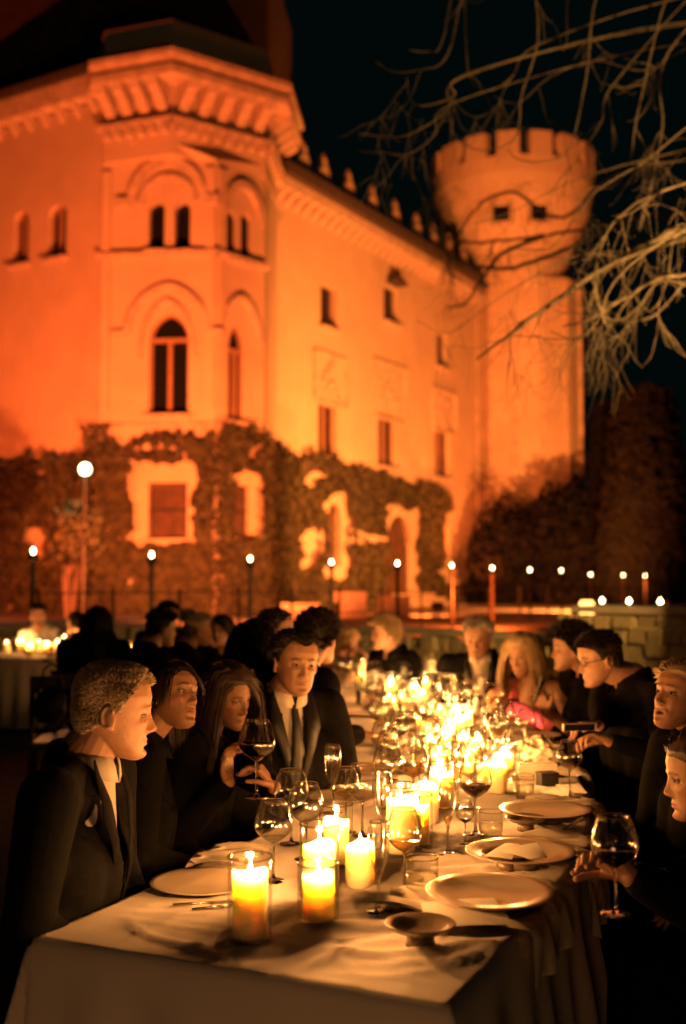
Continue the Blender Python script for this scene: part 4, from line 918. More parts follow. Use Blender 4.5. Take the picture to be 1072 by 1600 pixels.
class Soup:
    """closed shapes that get melted into one continuous surface"""
    def __init__(s): s.V = []; s.F = []; s.n = 0
    def add(s, V, Fs): V = np.asarray(V, float); s.V.append(V); s.F += [tuple(int(i) + s.n for i in f) for f in Fs]; s.n += len(V); return s
    def ell(s, c, r, rm=None):
        V = SPV * np.array(r); V = V @ np.array(rm).T if rm is not None else V; return s.add(V + np.array(c), SPF)
    def cap(s, p0, r0, p1, r1, n=12):
        p0 = Vector(p0); p1 = Vector(p1); d = p1 - p0; L = d.length
        if L < 1e-5: return s.ell(p0, (r0,) * 3)
        d /= L; q = d.to_track_quat('Z', 'Y').to_matrix(); k = 5; pr = [(r0 * math.cos(t), -r0 * math.sin(t)) for t in np.linspace(math.pi / 2, 0, k)] + [(r1 * math.cos(t), L + r1 * math.sin(t)) for t in np.linspace(0, math.pi / 2, k)]
        pr = [(max(r, 1e-4), z) for r, z in pr]; mb = MB(); mb.lathe(pr, n); m_ = len(pr); f = mb.f + [tuple(range(n))[::-1], tuple((m_ - 1) * n + i for i in range(n))]
        return s.add(np.array(mb.v) @ np.array(q).T + np.array(p0), f)
    def chain(s, P, r, n=12):
        for i in range(len(P) - 1): s.cap(P[i], r[i], P[i + 1], r[i + 1], n)
        return s
    def melt(s, name, voxel, smooth=2, m='skin'):
        me = bpy.data.meshes.new(name + '_src'); me.from_pydata(np.vstack(s.V).tolist(), [], s.F); me.update(); o = bpy.data.objects.new('tmp_melt', me); COL.objects.link(o)
        md = o.modifiers.new('r', 'REMESH'); md.mode = 'VOXEL'; md.voxel_size = voxel; md.use_smooth_shade = True
        if smooth: sm = o.modifiers.new('s', 'SMOOTH'); sm.factor = .5; sm.iterations = smooth
        bpy.context.view_layer.update(); ev = o.evaluated_get(bpy.context.evaluated_depsgraph_get()); out = bpy.data.meshes.new_from_object(ev); out.name = name
        bpy.data.objects.remove(o); bpy.data.meshes.remove(me); out.materials.clear(); out.materials.append(M(m)); out.polygons.foreach_set('use_smooth', [True] * len(out.polygons)); return out
def coords(me): a = np.empty(len(me.vertices) * 3, np.float32); me.vertices.foreach_get('co', a); return a.reshape(-1, 3).astype(float)
def setco(me, V): me.vertices.foreach_set('co', np.ascontiguousarray(V, np.float32).ravel()); me.update()
def wrinkle(V, amp, seed, fr=16):
    rg = np.random.default_rng(seed); d = np.zeros(len(V))
    for k in range(7):
        w = rg.normal(size=3); w /= np.linalg.norm(w); w[2] *= .55; ph = rg.uniform(0, 6); f = fr * rg.uniform(.5, 1.9); d += np.sin(V @ w * f * (1 + .1 * k) + ph + 1.3 * np.sin(V[:, 2] * 9 + k)) / (1 + .3 * k)
    return d * amp / 3
def unit(v): v = Vector(v); return v.normalized() if v.length > 1e-9 else Vector((0, 0, 1))
def hand(S, w, f, n, side, curl=.5, spread=.12, thumb=.6, sc=1.0):
    """wrist w, pointing f, palm facing n, side +1 = thumb towards f x n"""
    f = unit(f); n = unit(Vector(n) - f * Vector(n).dot(f)); t = f.cross(n) * side; sc *= 1.0; w = Vector(w)
    kn = []
    for k, (off, ln) in enumerate(((.030, .078), (.010, .086), (-.010, .081), (-.029, .064))):
        b = w + (f * (.088 - .004 * abs(k - 1)) + t * off) * sc; kn.append(b); S.cap(w + t * off * .55 * sc + f * .012 * sc, .0145 * sc, b, .0105 * sc, 10)
        d = unit(f + t * (spread * (1.5 - k))); r = (.0092, .0085, .0078, .0068) if k < 3 else (.008, .0074, .0068, .006); p = b; cv = curl if not hasattr(curl, '__len__') else curl[k]
        for j, q in enumerate((.46, .31, .25)):
            ang = cv * (1.0, 1.25, .9)[j]; ax = d.cross(n); d = (Matrix.Rotation(ang, 3, unit(d.cross(n))) @ d) if ax.length > 1e-6 else d; n_ = n
            p2 = p + d * ln * q * sc; S.cap(p, r[j] * sc, p2, r[j + 1] * sc, 9); p = p2
    d = unit(f * .75 + t * .75 + n * .35 * thumb); b = w + (f * .022 + t * .026) * sc; p = b + d * .036 * sc; S.cap(w + f * .01 * sc, .015 * sc, b, .0135 * sc, 9); S.cap(b, .0135 * sc, p, .0105 * sc, 9)
    d = unit(d + f * .5 + n * thumb * .6); p2 = p + d * .032 * sc; S.cap(p, .0105 * sc, p2, .0092 * sc, 9); d = unit(d + n * thumb * .4 - t * .2); S.cap(p2, .0092 * sc, p2 + d * .024 * sc, .0075 * sc, 9)
def elbow(sh, wr, l1, l2, hint):
    d = wr - sh; L = min(d.length, (l1 + l2) * .995); u = unit(d); a = (l1 * l1 - l2 * l2 + L * L) / (2 * L); h = math.sqrt(max(0, l1 * l1 - a * a)); hv = unit(Vector(hint) - u * Vector(hint).dot(u)); return sh + u * a + hv * h, sh + u * L
SKIN = {'fair': (.40, .22, .135), 'tan': (.33, .175, .105), 'pale': (.46, .27, .18)}
CHAIR = None
def chair_meshes():
    d = []
    mb = MB(); mb.box((0, 0, .455), (.42, .42, .035)); d.append(('seat', mb.mesh('seat', 'chair_wood')))
    for x in (-.19, .19):
        d.append(('leg', MB().tube([(x, .19, 0), (x, .18, .44)], .016, 8).mesh('leg', 'chair_wood', True))); d.append(('leg', MB().tube([(x, -.24, 0), (x, -.20, .44), (x * .96, -.25, .90)], .016, 8).mesh('leg', 'chair_wood', True)))
    mb = MB(); mb.box((0, -.248, .87), (.40, .03, .09)); d.append(('top_rail', mb.mesh('top_rail', 'chair_wood')))
    for s_ in (-1, 1): d.append(('cross_bar', MB().tube([(-.17 * s_, -.21, .50), (0, -.24, .66), (.17 * s_, -.25, .83)], .012, 6).mesh('cross_bar', 'chair_wood', True)))
    return d
CHM = chair_meshes()
def person(label, px, py, d, face, body=None, pitch=0, roll=0, lean=.10, vox=.0032, cvox=.010, top='suit', skin='fair', hair='short', hairm='hair_dark', male=True, hands=(None, None), P=None, hs=1.0, sw=1.0, opening=None,
           look=None, tie=False, specs=False, nhair=4200, chair=True, chairlabel=None, eyes=True, seed=0, collar=None, stubble=0, hairlen=None, hl=None, drop=0, neckdrop=0.0, lids=0, turn=None, nk=(.066, .126)):
    P = P or {}; hs *= .93; body = face if body is None else body; H = at(px, py, d); Rh = rot(face, pitch, roll); Rb = rot(body); fw = Rb @ Vector((0, 1, 0)); rt = Rb @ Vector((1, 0, 0)); up = Vector((0, 0, 1))
    hipc = Vector((H.x, H.y, 0)) - fw * (lean + .04); hip = hipc + up * .55; neck = H + up * (-.168 * hs) - fw * nk[0] + Rh @ Vector((0, -.012, 0)); neck.z = H.z - nk[1] * hs
    chest = neck - up * .12 + (hip - neck) * .12; root = empty('person', (hipc.x, hipc.y, 0), label=label, cat='person'); rl = Vector(root.location)
    sgn = (-1, 1); shz = neck.z - .04; sho = [neck - up * .042 - fw * .01 + rt * s_ * .175 * sw + (hip - neck) * .04 for s_ in sgn]
    S = Soup(); HV, HFq, HT = head_grid(P); hv = HV * hs; Rn = np.array(Rh); Hn = np.array(H)
    S.add(hv @ Rn.T + Hn, [tuple(f) for f in HFq] + HT)
    tw = lambda v: H + Rh @ (Vector(v) * hs)
    for s_ in sgn:      # ears
        er = np.array(Rh @ Matrix.Rotation(s_ * R(-22), 3, 'Z') @ Matrix.Rotation(R(8), 3, 'X')); c = tw((s_ * .0785 * P.get('wide', 1), -.007, -.008)); S.ell(c, (.0065 * hs, .018 * hs, .032 * hs), er)
        rim = [tw((s_ * (.079 + .005 * math.cos(a) * 0 + .004), -.008 + .0165 * math.cos(a), -.004 + .0285 * math.sin(a))) for a in np.linspace(-2.3, 2.9, 11)] if False else [tw((s_ * (.0855 - .006 * math.cos(a)), -.012 - .0160 * math.cos(a), -.004 + .0275 * math.sin(a))) for a in np.linspace(-1.9, 2.5, 10)]
        S.chain(rim, [.0042 * hs] * 10, 7); S.ell(tw((s_ * .079, .003, -.034)), (.005 * hs,) * 3)
        S.ell(tw((s_ * .0315, .0745, .0078 if not lids else .0045)), (.0145 * hs, .0105 * hs, (.0050 if not lids else .0080) * hs), Rn)
        S.ell(tw((s_ * .0315, .0725, -.0075)), (.0135 * hs, .0095 * hs, .0045 * hs), Rn)
    nr = (.059 if male else .047) * hs; S.cap(tw((0, -.022, -.045)), nr * 1.02, neck, nr * 1.12, 18); S.cap(tw((0, -.03, -.06)), nr * .95, neck - fw * .02, nr * 1.15, 18)
    S.cap(neck, nr * 1.1, chest - fw * .01, .082, 14); S.cap(chest - fw * .01, .085, hip, .10, 12); S.cap(sho[0], .045, sho[1], .045, 10)
    elb, wrs = [], []
    la, lb_ = .285, .265
    for k, s_ in enumerate(sgn):
        h = hands[k]; tgt = Vector(h['w']) if h else hip + fw * .22 + rt * s_ * .11 + up * .08
        hint = Vector(h.get('hint', (0, 0, 0))) if h else Vector((0, 0, 0)); hint = hint + rt * s_ * .5 - up * .8 - fw * .2; e, w = elbow(sho[k], tgt, la, lb_, hint); elb.append(e); wrs.append(w)
        S.cap(sho[k], .046, e, .036, 10); S.cap(e, .037, w, .0245, 12)
        if h and h.get('f') is not None: hand(S, w, h['f'], h.get('n', (0, 0, -1)), h.get('side', 1), h.get('curl', .5), h.get('spread', .12), h.get('thumb', .6), h.get('sc', 1.0))
        else: hand(S, w, fw, -up, (-1 if k else 1), .35, .08, .3)
    knee = [hip + fw * .42 + rt * s_ * .12 - up * .03 for s_ in sgn]; foot = [Vector((k.x, k.y, .09)) + fw * .03 for k in knee]
    for s_, k, ft in zip(sgn, knee, foot):
        S.cap(hip + rt * s_ * .09, .075, k, .052, 10); S.cap(k, .05, ft, .035, 10); S.cap(ft, .035, ft + fw * .12 - up * .04, .03, 8)
    me = S.melt('body', vox, 1 if vox < .005 else 1)
    V = coords(me); L = (V - Hn) @ Rn / hs          # head-local coordinates
    base = np.array(SKIN[skin]); C = np.tile(base, (len(V), 1)); x, y, z = L.T; ax = abs(x); fr = (y > .03) & (z > -.13) & (z < .13)
    def mixin(mask, col, k): 
        nonlocal C; kk = (np.clip(mask, 0, 1) * k)[:, None]; C = C * (1 - kk) + np.array(col) * kk
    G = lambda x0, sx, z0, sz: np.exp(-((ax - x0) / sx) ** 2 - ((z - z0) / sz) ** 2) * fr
    mixin(np.exp(-(x / .021) ** 4 - ((z + .070) / .0085) ** 4) * fr * (y > .07), base * np.array([.78, .42, .42]) if male else np.array([.38, .10, .08]), .75)
    mixin(np.exp(-(x / .021) ** 4 - ((z + .0700 - (3 + 4 * P.get('smile', 0)) * x * x) / .0016) ** 2) * fr, (.06, .02, .015), .8)
    brow = np.exp(-((z - .0205 - .17 * np.clip(ax - .012, 0, .024) + .45 * np.clip(ax - .038, 0, 1)) / (.0042 if male else .003)) ** 2) * ((ax > .012) & (ax < .050)) * fr; mixin(brow, (.05, .03, .02) if hairm in ('hair_dark', 'hair_brown') else (.2, .13, .08), .85)
    mixin(G(.032, .0155, .0015, .0085), base * .42 if d > 5.5 else base * .62, .8); mixin(G(.045, .02, -.03, .016), base * np.array([1.1, .8, .75]), .4); mixin(G(.011, .004, -.048, .003), (.05, .02, .015), .8)  # eye socket shade is painted into the tint, deeper on far faces
    if not male: mixin(np.exp(-((z - .006 - .0) / .0022) ** 2) * (abs(ax - .032) < .016) * fr, (.015, .01, .008), .8)
    if stubble: mixin(((z < -.045) & (z > -.12) & (y > -.0 + .5 * (-.05 - z))).astype(float) * (1 - np.exp(-(x / .02) ** 4 - ((z + .07) / .01) ** 4)), base * .45, stubble)
    if P.get('mouth'): mixin(np.exp(-(x / .014) ** 4 - ((z + .0705) / .0075) ** 4) * fr, (.02, .006, .005), 1)
    if hair in ('short', 'curly') or 1:
        sc_ = scalp_mask(L - np.array([0, 0, .009]), P); mixin(sc_.astype(float) * (abs(L).max(1) < .14), {'hair_dark': (.03, .02, .015), 'hair_brown': (.05, .03, .02), 'hair_grey': (.22, .16, .11), 'hair_blond': (.35, .25, .14), 'hair_silver': (.38, .31, .24)}[hairm], .75)
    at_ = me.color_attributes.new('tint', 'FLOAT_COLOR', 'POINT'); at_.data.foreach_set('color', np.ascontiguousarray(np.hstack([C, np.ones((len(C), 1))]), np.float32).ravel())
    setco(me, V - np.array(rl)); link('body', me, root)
    # eyes
    if eyes:
        lk = Rh @ Matrix.Rotation(R(-(look or 0)), 3, 'Z'); lkd = lk @ Vector((0, 1, 0))
        for s_ in sgn:
            c = tw((s_ * .032, .0735, .0015)); mb = MB(); rz_ = .0052 if not lids else .003; V2 = SPV * np.array([.0128, .0125, rz_]) * hs @ Rn.T; mb.add([Vector(v) + c for v in V2], SPF); eo = mb.build('eye', 'eye_white', root, True)
            c2 = c + lkd * .0094 * hs; mb = MB(); V2 = SPV * np.array([.0058, .0040, min(.0050, rz_)]) * hs @ np.array(lk).T; mb.add([Vector(v) + c2 for v in V2], SPF); mb.build('iris', 'iris', eo, True)
    # clothing -------------------------------------------------------
    if top:
        cm = {'suit': 'suit', 'black': 'black_cloth', 'pink': 'pink_dress', 'tan': 'tan_cloth', 'grey': 'grey_shirt'}[top]
        bare = top == 'pink'; th = 0 if bare else .012
        def torso(S, g):
            cb = chest - up * .02
            for s_ in (-1, 0, 1):
                r1 = (.118 if s_ == 0 else .098) * (1 if male else .90) + g; r0 = (.13 if s_ == 0 else .115) * (1 if male else .92) + g; S.cap(hip + rt * s_ * .085 - up * .02, r0, cb + rt * s_ * .088 * sw - up * .05, r1, 16)
            S.cap(sho[0] - up * .02, .055 + g, sho[1] - up * .02, .055 + g, 14)
            if not bare:
                for s_, sh in zip(sgn, sho): S.cap(neck - up * .018 + rt * s_ * .038 - fw * .016, .040 + g, sh, .058 + g, 14)
                S.cap(neck - up * .06 - fw * .03, .06 + g, chest - fw * .02, .08 + g, 14); S.cap(neck - up * .05, nr * 1.15 + .006 + g, chest, .096 + g, 14)
        if opening:    # shirt under the jacket
            S2 = Soup(); torso(S2, -.024); S2.cap(neck - up * .03, nr * 1.18 + .004, chest, .09, 16)
            sm = S2.melt('shirt', cvox, 3, opening); Vs = coords(sm); setco(sm, Vs - np.array(rl)); link('shirt', sm, root)
        S3 = Soup(); torso(S3, th * .4)
        for k, s_ in enumerate(sgn):
            if bare: continue
            u = unit(wrs[k] - elb[k]); S3.cap(sho[k], .062 + th, elb[k], .050 + th * .8, 14); S3.cap(elb[k], .052 + th * .8, wrs[k] - u * .025, .037 + th * .3, 14)
        for s_, k, ft in zip(sgn, knee, foot):
            S3.cap(hip + rt * s_ * .09, .098, k, .072, 12); S3.cap(k, .07, ft + up * .02, .055, 12)
        cme = S3.melt('jacket' if top == 'suit' else 'dress' if bare else 'coat', cvox, 4, cm); V = coords(cme); nrm = np.empty(len(V) * 3, np.float32); cme.vertices.foreach_get('normal', nrm); nrm = nrm.reshape(-1, 3)
        V = V + nrm * wrinkle(V, .0085 if d < 5.5 else .006, seed + 5)[:, None]
        nk = np.array(neck); B = np.array(Rb); Lb = (V - nk) @ B; inn_ = (V - np.array(neck)); 
        # open the neck
        drp = np.zeros(len(V), bool); rad = np.hypot(Lb[:, 0], Lb[:, 1] - .0); 
        neckhole = (rad < nr * 1.22 + .006) & (Lb[:, 2] > np.where(Lb[:, 1] > 0, -.05, -.012))
        drp |= neckhole
        if opening: 
            dz = -Lb[:, 2]; vw = .8 * np.interp(dz, [-.05, .0, .05, .38, .42], [.075, .07, .060, .004, 0]) if not tie == 'wide' else np.interp(dz, [-.05, .0, .05, .34], [.09, .085, .08, .05]); drp |= (abs(Lb[:, 0]) < vw) & (Lb[:, 1] > .0) & (dz < .42)
        if bare: dz = -Lb[:, 2]; drp |= (dz < .13 - .06 * np.clip(1 - abs(abs(Lb[:, 0]) - .075) / .03, 0, 1) * 2) ; 
        if not male and not bare: drp |= (abs(Lb[:, 0]) < .045) & (Lb[:, 1] > .02) & (-Lb[:, 2] < .045)
        import bmesh
        setco(cme, V - np.array(rl)); bm = bmesh.new(); bm.from_mesh(cme); bm.verts.ensure_lookup_table(); bmesh.ops.delete(bm, geom=[bm.verts[i] for i in np.nonzero(drp)[0]], context='VERTS'); bm.to_mesh(cme); bm.free()
        jk = link(cme.name.split('.')[0], cme, root); sol = jk.modifiers.new('thickness', 'SOLIDIFY'); sol.thickness = .005; sol.offset = -1
        tbp = lambda X, Y, Z: neck + rt * X + fw * Y + up * Z
        dep = max(.0, -0.0)
        # front line of the torso (leans with the body)
        ax_ = (hip - neck) / (hip - neck).length; frn = lambda dz, x=0: neck + ax_ * dz + fw * (np.interp(dz, [0, .05, .1, .2, .4], [.045, .072, .098, .125, .14]) * (1 if male else .93) - abs(x) * .18) + rt * x
        cr = nr * 1.12 + .008; CA = R(48) if opening else R(24)
        for s_ in (() if bare else sgn):   # jacket collar standing behind the shirt collar
            vs = []; n = 9
            for i in range(n + 1):
                a = CA + (math.pi - CA) * i / n; k_ = min(1, i / 4); vs += [tbp(s_ * math.sin(a) * (cr + .012), math.cos(a) * (cr + .012) - .004, -.020 + .062 * k_), tbp(s_ * math.sin(a) * (cr + .020), math.cos(a) * (cr + .022) - .006, -.028 + .060 * k_), tbp(s_ * math.sin(a) * (cr + .055), math.cos(a) * (cr + .042) - .008, -.070 + .020 * k_)]
            mb = MB(); mb.add(vs, [f for i in range(n) for f in ((3 * i, 3 * i + 3, 3 * i + 4, 3 * i + 1), (3 * i + 1, 3 * i + 4, 3 * i + 5, 3 * i + 2))]); co = mb.build('jacket_collar' if top == 'suit' else 'coat_collar', cm, root, True); so = co.modifiers.new('t', 'SOLIDIFY'); so.thickness = .005
        if opening:
            for s_ in sgn:   # collar leaves
                vs = []; n = 9
                for i in range(n + 1):
                    a = R(14) + (math.pi - R(14)) * i / n; o_ = tbp(s_ * math.sin(a) * cr, math.cos(a) * cr, .018 + (.016 if i > 5 else 0)); lo_ = tbp(s_ * math.sin(a + (-.25 if i == 0 else 0)) * (cr + .014), math.cos(a) * (cr + .016), -.034 - (.022 if i == 0 else .012 if i == 1 else 0)); vs += [o_, lo_, o_ + (lo_ - o_) * .5 + (o_ - neck).normalized() * .004]
                mb = MB(); mb.add(vs, [f for i in range(n) for f in ((3 * i, 3 * i + 3, 3 * i + 5, 3 * i + 2), (3 * i + 2, 3 * i + 5, 3 * i + 4, 3 * i + 1))]); co = mb.build('collar', opening, root, True); so = co.modifiers.new('t', 'SOLIDIFY'); so.thickness = .003
            # lapels
            for s_ in sgn:
                vs = []; rows = 12
                for i in range(rows + 1):
                    dz = -.01 + .42 * i / rows; xi = np.interp(dz, [-.05, .0, .05, .38, .42], [.075, .07, .060, .004, .0]); wi = np.interp(dz, [-.01, .05, .14, .16, .4], [.012, .035, .058, .045, .004])
                    a_ = frn(dz, xi) + fw * .016; b_ = frn(dz, xi + wi) + fw * (.020); vs += [a_ if s_ > 0 else a_ - rt * 2 * xi, b_ if s_ > 0 else b_ - rt * 2 * (xi + wi)]
                mb = MB(); mb.add(vs, [(2 * i, 2 * i + 1, 2 * i + 3, 2 * i + 2) for i in range(rows)]); co = mb.build('lapel', 'satin' if tie else cm, root, True); so = co.modifiers.new('t', 'SOLIDIFY'); so.thickness = .003
        if tie is True:
            vs = []; rows = 14
            for i in range(rows + 1):
                dz = .012 + .42 * i / rows; wi = np.interp(dz, [.01, .03, .045, .06, .35, .45], [.016, .021, .012, .014, .038, .04]); c_ = frn(dz) + fw * (.012 + (.008 if i < 2 else 0)); vs += [c_ - rt * wi - fw * .004, c_ + fw * .004, c_ + rt * wi - fw * .004]
            mb = MB(); mb.add(vs, [f for i in range(rows) for f in ((3 * i, 3 * i + 1, 3 * i + 4, 3 * i + 3), (3 * i + 1, 3 * i + 2, 3 * i + 5, 3 * i + 4))]); co = mb.build('tie', 'tie', root, True); so = co.modifiers.new('t', 'SOLIDIFY'); so.thickness = .004
        for s_, ft in zip(sgn, foot):
            mb = MB(); V2 = SPV * np.array([.045, .13, .045]) @ np.array(Rb).T; mb.add([Vector(v) + ft + fw * .06 + up * -.045 for v in V2], SPF); mb.build('shoe', 'leather', root, True)
        if bare:
            for s_ in sgn: mb = MB(); mb.tube([neck + rt * s_ * .085 + ax_ * .13 + fw * .10, neck + rt * s_ * .08 + ax_ * .03 + fw * .03 + up * .0, neck + rt * s_ * .08 + ax_ * .12 - fw * .09], .010, 8); mb.build('strap', cm, root, True)
    # hair -----------------------------------------------------------
    make_hair(root, rl, H, Rh, hs, P, hair, hairm, nhair, seed, HV, HFq, neck, sho, d, hairlen)
    if specs:
        mb = MB()
        for s_ in sgn: mb.tube([tw((s_ * (.033) + .022 * math.cos(a), .101 - abs(s_ * .033 + .022 * math.cos(a)) * .18, .0 + .017 * math.sin(a))) for a in np.linspace(0, 2 * math.pi, 17)], .0016, 6); mb.tube([tw((s_ * .055, .092, .003)), tw((s_ * .078, .06, .005)), tw((s_ * .083, -.012, .008))], .0016, 6)
        mb.tube([tw((-.011, .1, .002)), tw((0, .104, .004)), tw((.011, .1, .002))], .0016, 6); mb.build('eyeglasses', 'leather', root, True)
    if chair:
        cp = hipc - fw * .02; r2 = empty('chair', (cp.x, cp.y, 0), -R(body), chairlabel or 'dark chair under the ' + ' '.join(label.split(',')[0].split()[:9]), 'chair', 'dark cross backed dining chairs')
        for nm, m_ in CHM: link(nm, m_, r2)
    return root, tw, wrs
def scalp_mask(L, P):
    x, y, z = L.T; rec = P.get('recede', 0)
    zl = np.interp(y, [-.12, -.075, -.04, -.012, .004, .020, .036, .060, .078, .1], [-.068, -.064, -.035, -.012, .004, .012, .042, .060, .068 , .072])
    zl = zl + rec * np.exp(-((np.abs(x) - .042) / .02) ** 2) * (y > .03) * .03 + rec * .006 * (y > .05)
    return (z > zl)
def make_hair(root, rl, H, Rh, hs, P, style, hm, N, seed, HV, HFq, neck, sho, d, hairlen):
    rg = np.random.default_rng(seed + 17); N = int(N * (1.7 if style in ('long', 'bob') and d < 6.5 else 1)); Rn = np.array(Rh); fc = HV[HFq].mean(1); msk = scalp_mask(fc, P); idx = np.nonzero(msk)[0]
    nv = np.cross(HV[HFq[:, 1]] - HV[HFq[:, 0]], HV[HFq[:, 3]] - HV[HFq[:, 0]]); area = np.linalg.norm(nv, axis=1) + 1e-12; nv /= area[:, None]; ctr = np.array([0, -.005, .02]); sg = np.sign(((fc - ctr) * nv).sum(1)); nv *= sg[:, None]
    p = area[idx] / area[idx].sum(); pick = rg.choice(idx, N, p=p); w = rg.dirichlet([1, 1, 1, 1], N); root_p = (HV[HFq[pick]] * w[:, :, None]).sum(1); n = nv[pick]
    g = Rn.T @ np.array([0, 0, -1.0])       # gravity in head space
    x, y, z = root_p.T
    if style == 'short':
        Ls = (hairlen or .026) * rg.uniform(.6, 1.15, N); K = 5; comb = np.stack([np.sign(x) * .0, -.35 * np.ones(N), .15 * np.ones(N)], 1)
        side = z < .05; comb[side] = [0, -.45, -.7]; lift = np.where(side, .25, .75); Ls = Ls * np.where(side, .6, 1.0); wd = .0011
    elif style == 'brush':
        Ls = (hairlen or .026) * rg.uniform(.6, 1.2, N); K = 5; side = z < .045; bl = np.clip((z - .035 + .01 * rg.normal(size=N)) / .055, 0, 1); comb = np.stack([0 * x, -.7 + .85 * bl, -.35 + 1.1 * bl], 1); lift = .22 + .5 * bl; Ls = Ls * (.7 + .4 * bl); wd = .0009
    elif style == 'swept':
        Ls = (hairlen or .05) * rg.uniform(.7, 1.1, N); K = 7; comb = np.stack([.35 + 0 * x, -.75 * np.ones(N), 0 * x], 1); side = z < .045; comb[side] = [0, -.5, -.8]; lift = np.where(side, .12, .38); Ls = Ls * np.where(side, .5, 1.0); wd = .0013
    elif style == 'curly':
        Ls = (hairlen or .06) * rg.uniform(.7, 1.2, N); K = 9; comb = np.stack([np.sign(x) * .2, -.2 + 0 * x, -.2 + 0 * x], 1); lift = np.full(N, .8); wd = .0016
    elif style in ('long', 'bob', 'updo'):
        Ls = (hairlen or {'long': .36, 'bob': .17, 'updo': .11}[style]) * rg.uniform(.8, 1.1, N); K = 16 if style == 'long' else 11; part = P.get('part', .015); comb = np.stack([np.sign(x - part) * .8, -1.0 + 0 * x, -.1 + 0 * x], 1); lift = np.full(N, .12) + .3 * (rg.random(N) < .05); wd = .0014
        if style == 'updo': comb = np.stack([-x * 4, -1.2 + 0 * x, .25 + 0 * x], 1)
    if d > 5: wd *= 1.6
    if d > 8: wd *= 1.5
    wd *= 1.0
    pts = [root_p - n * .001]; dirv = n * lift[:, None] + comb * (1 - lift)[:, None] + rg.normal(size=(N, 3)) * (.05 if style in ('brush', 'short') else .06 if style == 'swept' else .12); dirv /= np.linalg.norm(dirv, axis=1)[:, None]; st = Ls / (K - 1)
    layer = rg.uniform(.001, .014 if style in ('long', 'bob', 'curly') else .0045, N) * P.get('vol', 1); ph = rg.uniform(0, 6.28, N); cur = root_p.copy()
    nk = (np.array(neck) - np.array(H)) @ Rn / hs; shl = [(np.array(s_) - np.array(H)) @ Rn / hs for s_ in sho]
    ctr = np.array([0, -.002, .012])
    for k in range(1, K):
        if style == 'curly':
            a = ph + k * 1.3; dd = dirv + .85 * np.stack([np.cos(a), np.sin(a * 1.1), np.sin(a)], 1) * .8
        elif style in ('long', 'bob'): dd = dirv * (1 - .16 * k if k < 4 else .25) + g * (.28 * k if k < 5 else 1.3); clump = np.sin(ph * 0 + root_p[:, 0] * 190 + k * .35) * .06; dd = dd + np.stack([clump, clump, 0 * clump], 1) * P.get('wave', 1)
        elif style == 'updo': dd = dirv + .0 * g
        else: dd = dirv + g * .05 * k + rg.normal(size=(N, 3)) * (.010 if style in ('brush', 'swept') else .03)
        dd /= np.linalg.norm(dd, axis=1)[:, None]; cur = cur + dd * st[:, None]
        # keep outside the skull
        e = (cur - ctr) / np.array([.0775, .0985, .1085]); r = np.linalg.norm(e, axis=1); need = 1 + layer / .09; bad = (r < need) & (cur[:, 2] > -.06); f = np.where(bad, need / np.maximum(r, 1e-6), 1); cur = ctr + (cur - ctr) * f[:, None]
        if style in ('long', 'bob'):
            fc_ = (cur[:, 1] > .045) & (cur[:, 2] < .055) & (np.abs(cur[:, 0]) < .068); cur[fc_, 1] -= .0; cur[fc_, 0] = np.where(cur[fc_, 0] > part, .070, -.070) if False else cur[fc_, 0] + np.sign(cur[fc_, 0] - part) * .012
            # neck and shoulders
            for A_, B_, rr in ((np.array([0, -.02, -.05]), nk, .055), (shl[0], shl[1], .085), (nk, shl[0], .078), (nk, shl[1], .078)):
                AB = B_ - A_; t = np.clip(((cur - A_) @ AB) / (AB @ AB), 0, 1); q = A_ + t[:, None] * AB; dv = cur - q; dl = np.linalg.norm(dv, axis=1) + 1e-9; mm = dl < rr + layer; cur = np.where(mm[:, None], q + dv / dl[:, None] * (rr + layer)[:, None], cur)
        pts.append(cur.copy())
    Q = np.stack(pts, 1) * hs; T = np.gradient(Q, axis=1); ref = rg.normal(size=(N, 1, 3)); Wd = np.cross(T, np.broadcast_to(ref, T.shape)); 
    if style in ('long', 'bob', 'updo'): out = Q - ctr * hs; out[..., 2] *= .3; Wd = np.cross(T, out) + .25 * Wd * np.linalg.norm(out, axis=-1, keepdims=True)
    Wd /= np.linalg.norm(Wd, axis=2)[:, :, None] + 1e-9; prof = np.interp(np.linspace(0, 1, K), [0, .2, .7, 1], [.8, 1, .85, .15])[None, :, None] * wd
    Lf = Q - Wd * prof; Rt_ = Q + Wd * prof; V = np.stack([Lf, Rt_], 2).reshape(-1, 3); b = np.arange(N)[:, None] * K * 2; i = np.arange(K - 1)[None, :] * 2; Fq = np.stack([b + i, b + i + 1, b + i + 3, b + i + 2], -1).reshape(-1, 4)
    # scalp cap under the strands
    thick = {'short': .003, 'brush': .003, 'swept': .010, 'curly': .018, 'long': .006, 'bob': .006, 'updo': .007}[style] * P.get('vol', 1)
    cf = HFq[idx]; used = np.unique(cf); remap = -np.ones(len(HV), int); remap[used] = np.arange(len(used)); cv = HV[used]; cn = cv - ctr; cn /= np.linalg.norm(cn, axis=1)[:, None]; edge = np.clip((cv[:, 2] - (-.06)) / .05, .15, 1); nzv = np.array([noise.noise(Vector(tuple(v * 40))) for v in cv]); 
    fr_ = np.clip((.1 - cv[:, 1]) / .05, .1, 1) * np.where(scalp_mask(cv * np.array([1, 1.12, .88]), P), 1, .25)
    cv = (cv + cn * (thick * edge * fr_ * (1 + (.5 if style != 'brush' else 0) * nzv))[:, None]) * hs; V = np.vstack([V, cv]); Fq = np.vstack([Fq, remap[cf] + N * K * 2])
    Vw = V @ Rn.T + np.array(H) - np.array(rl); o = link('hair', np_mesh('hair', Vw, Fq, hm), root)
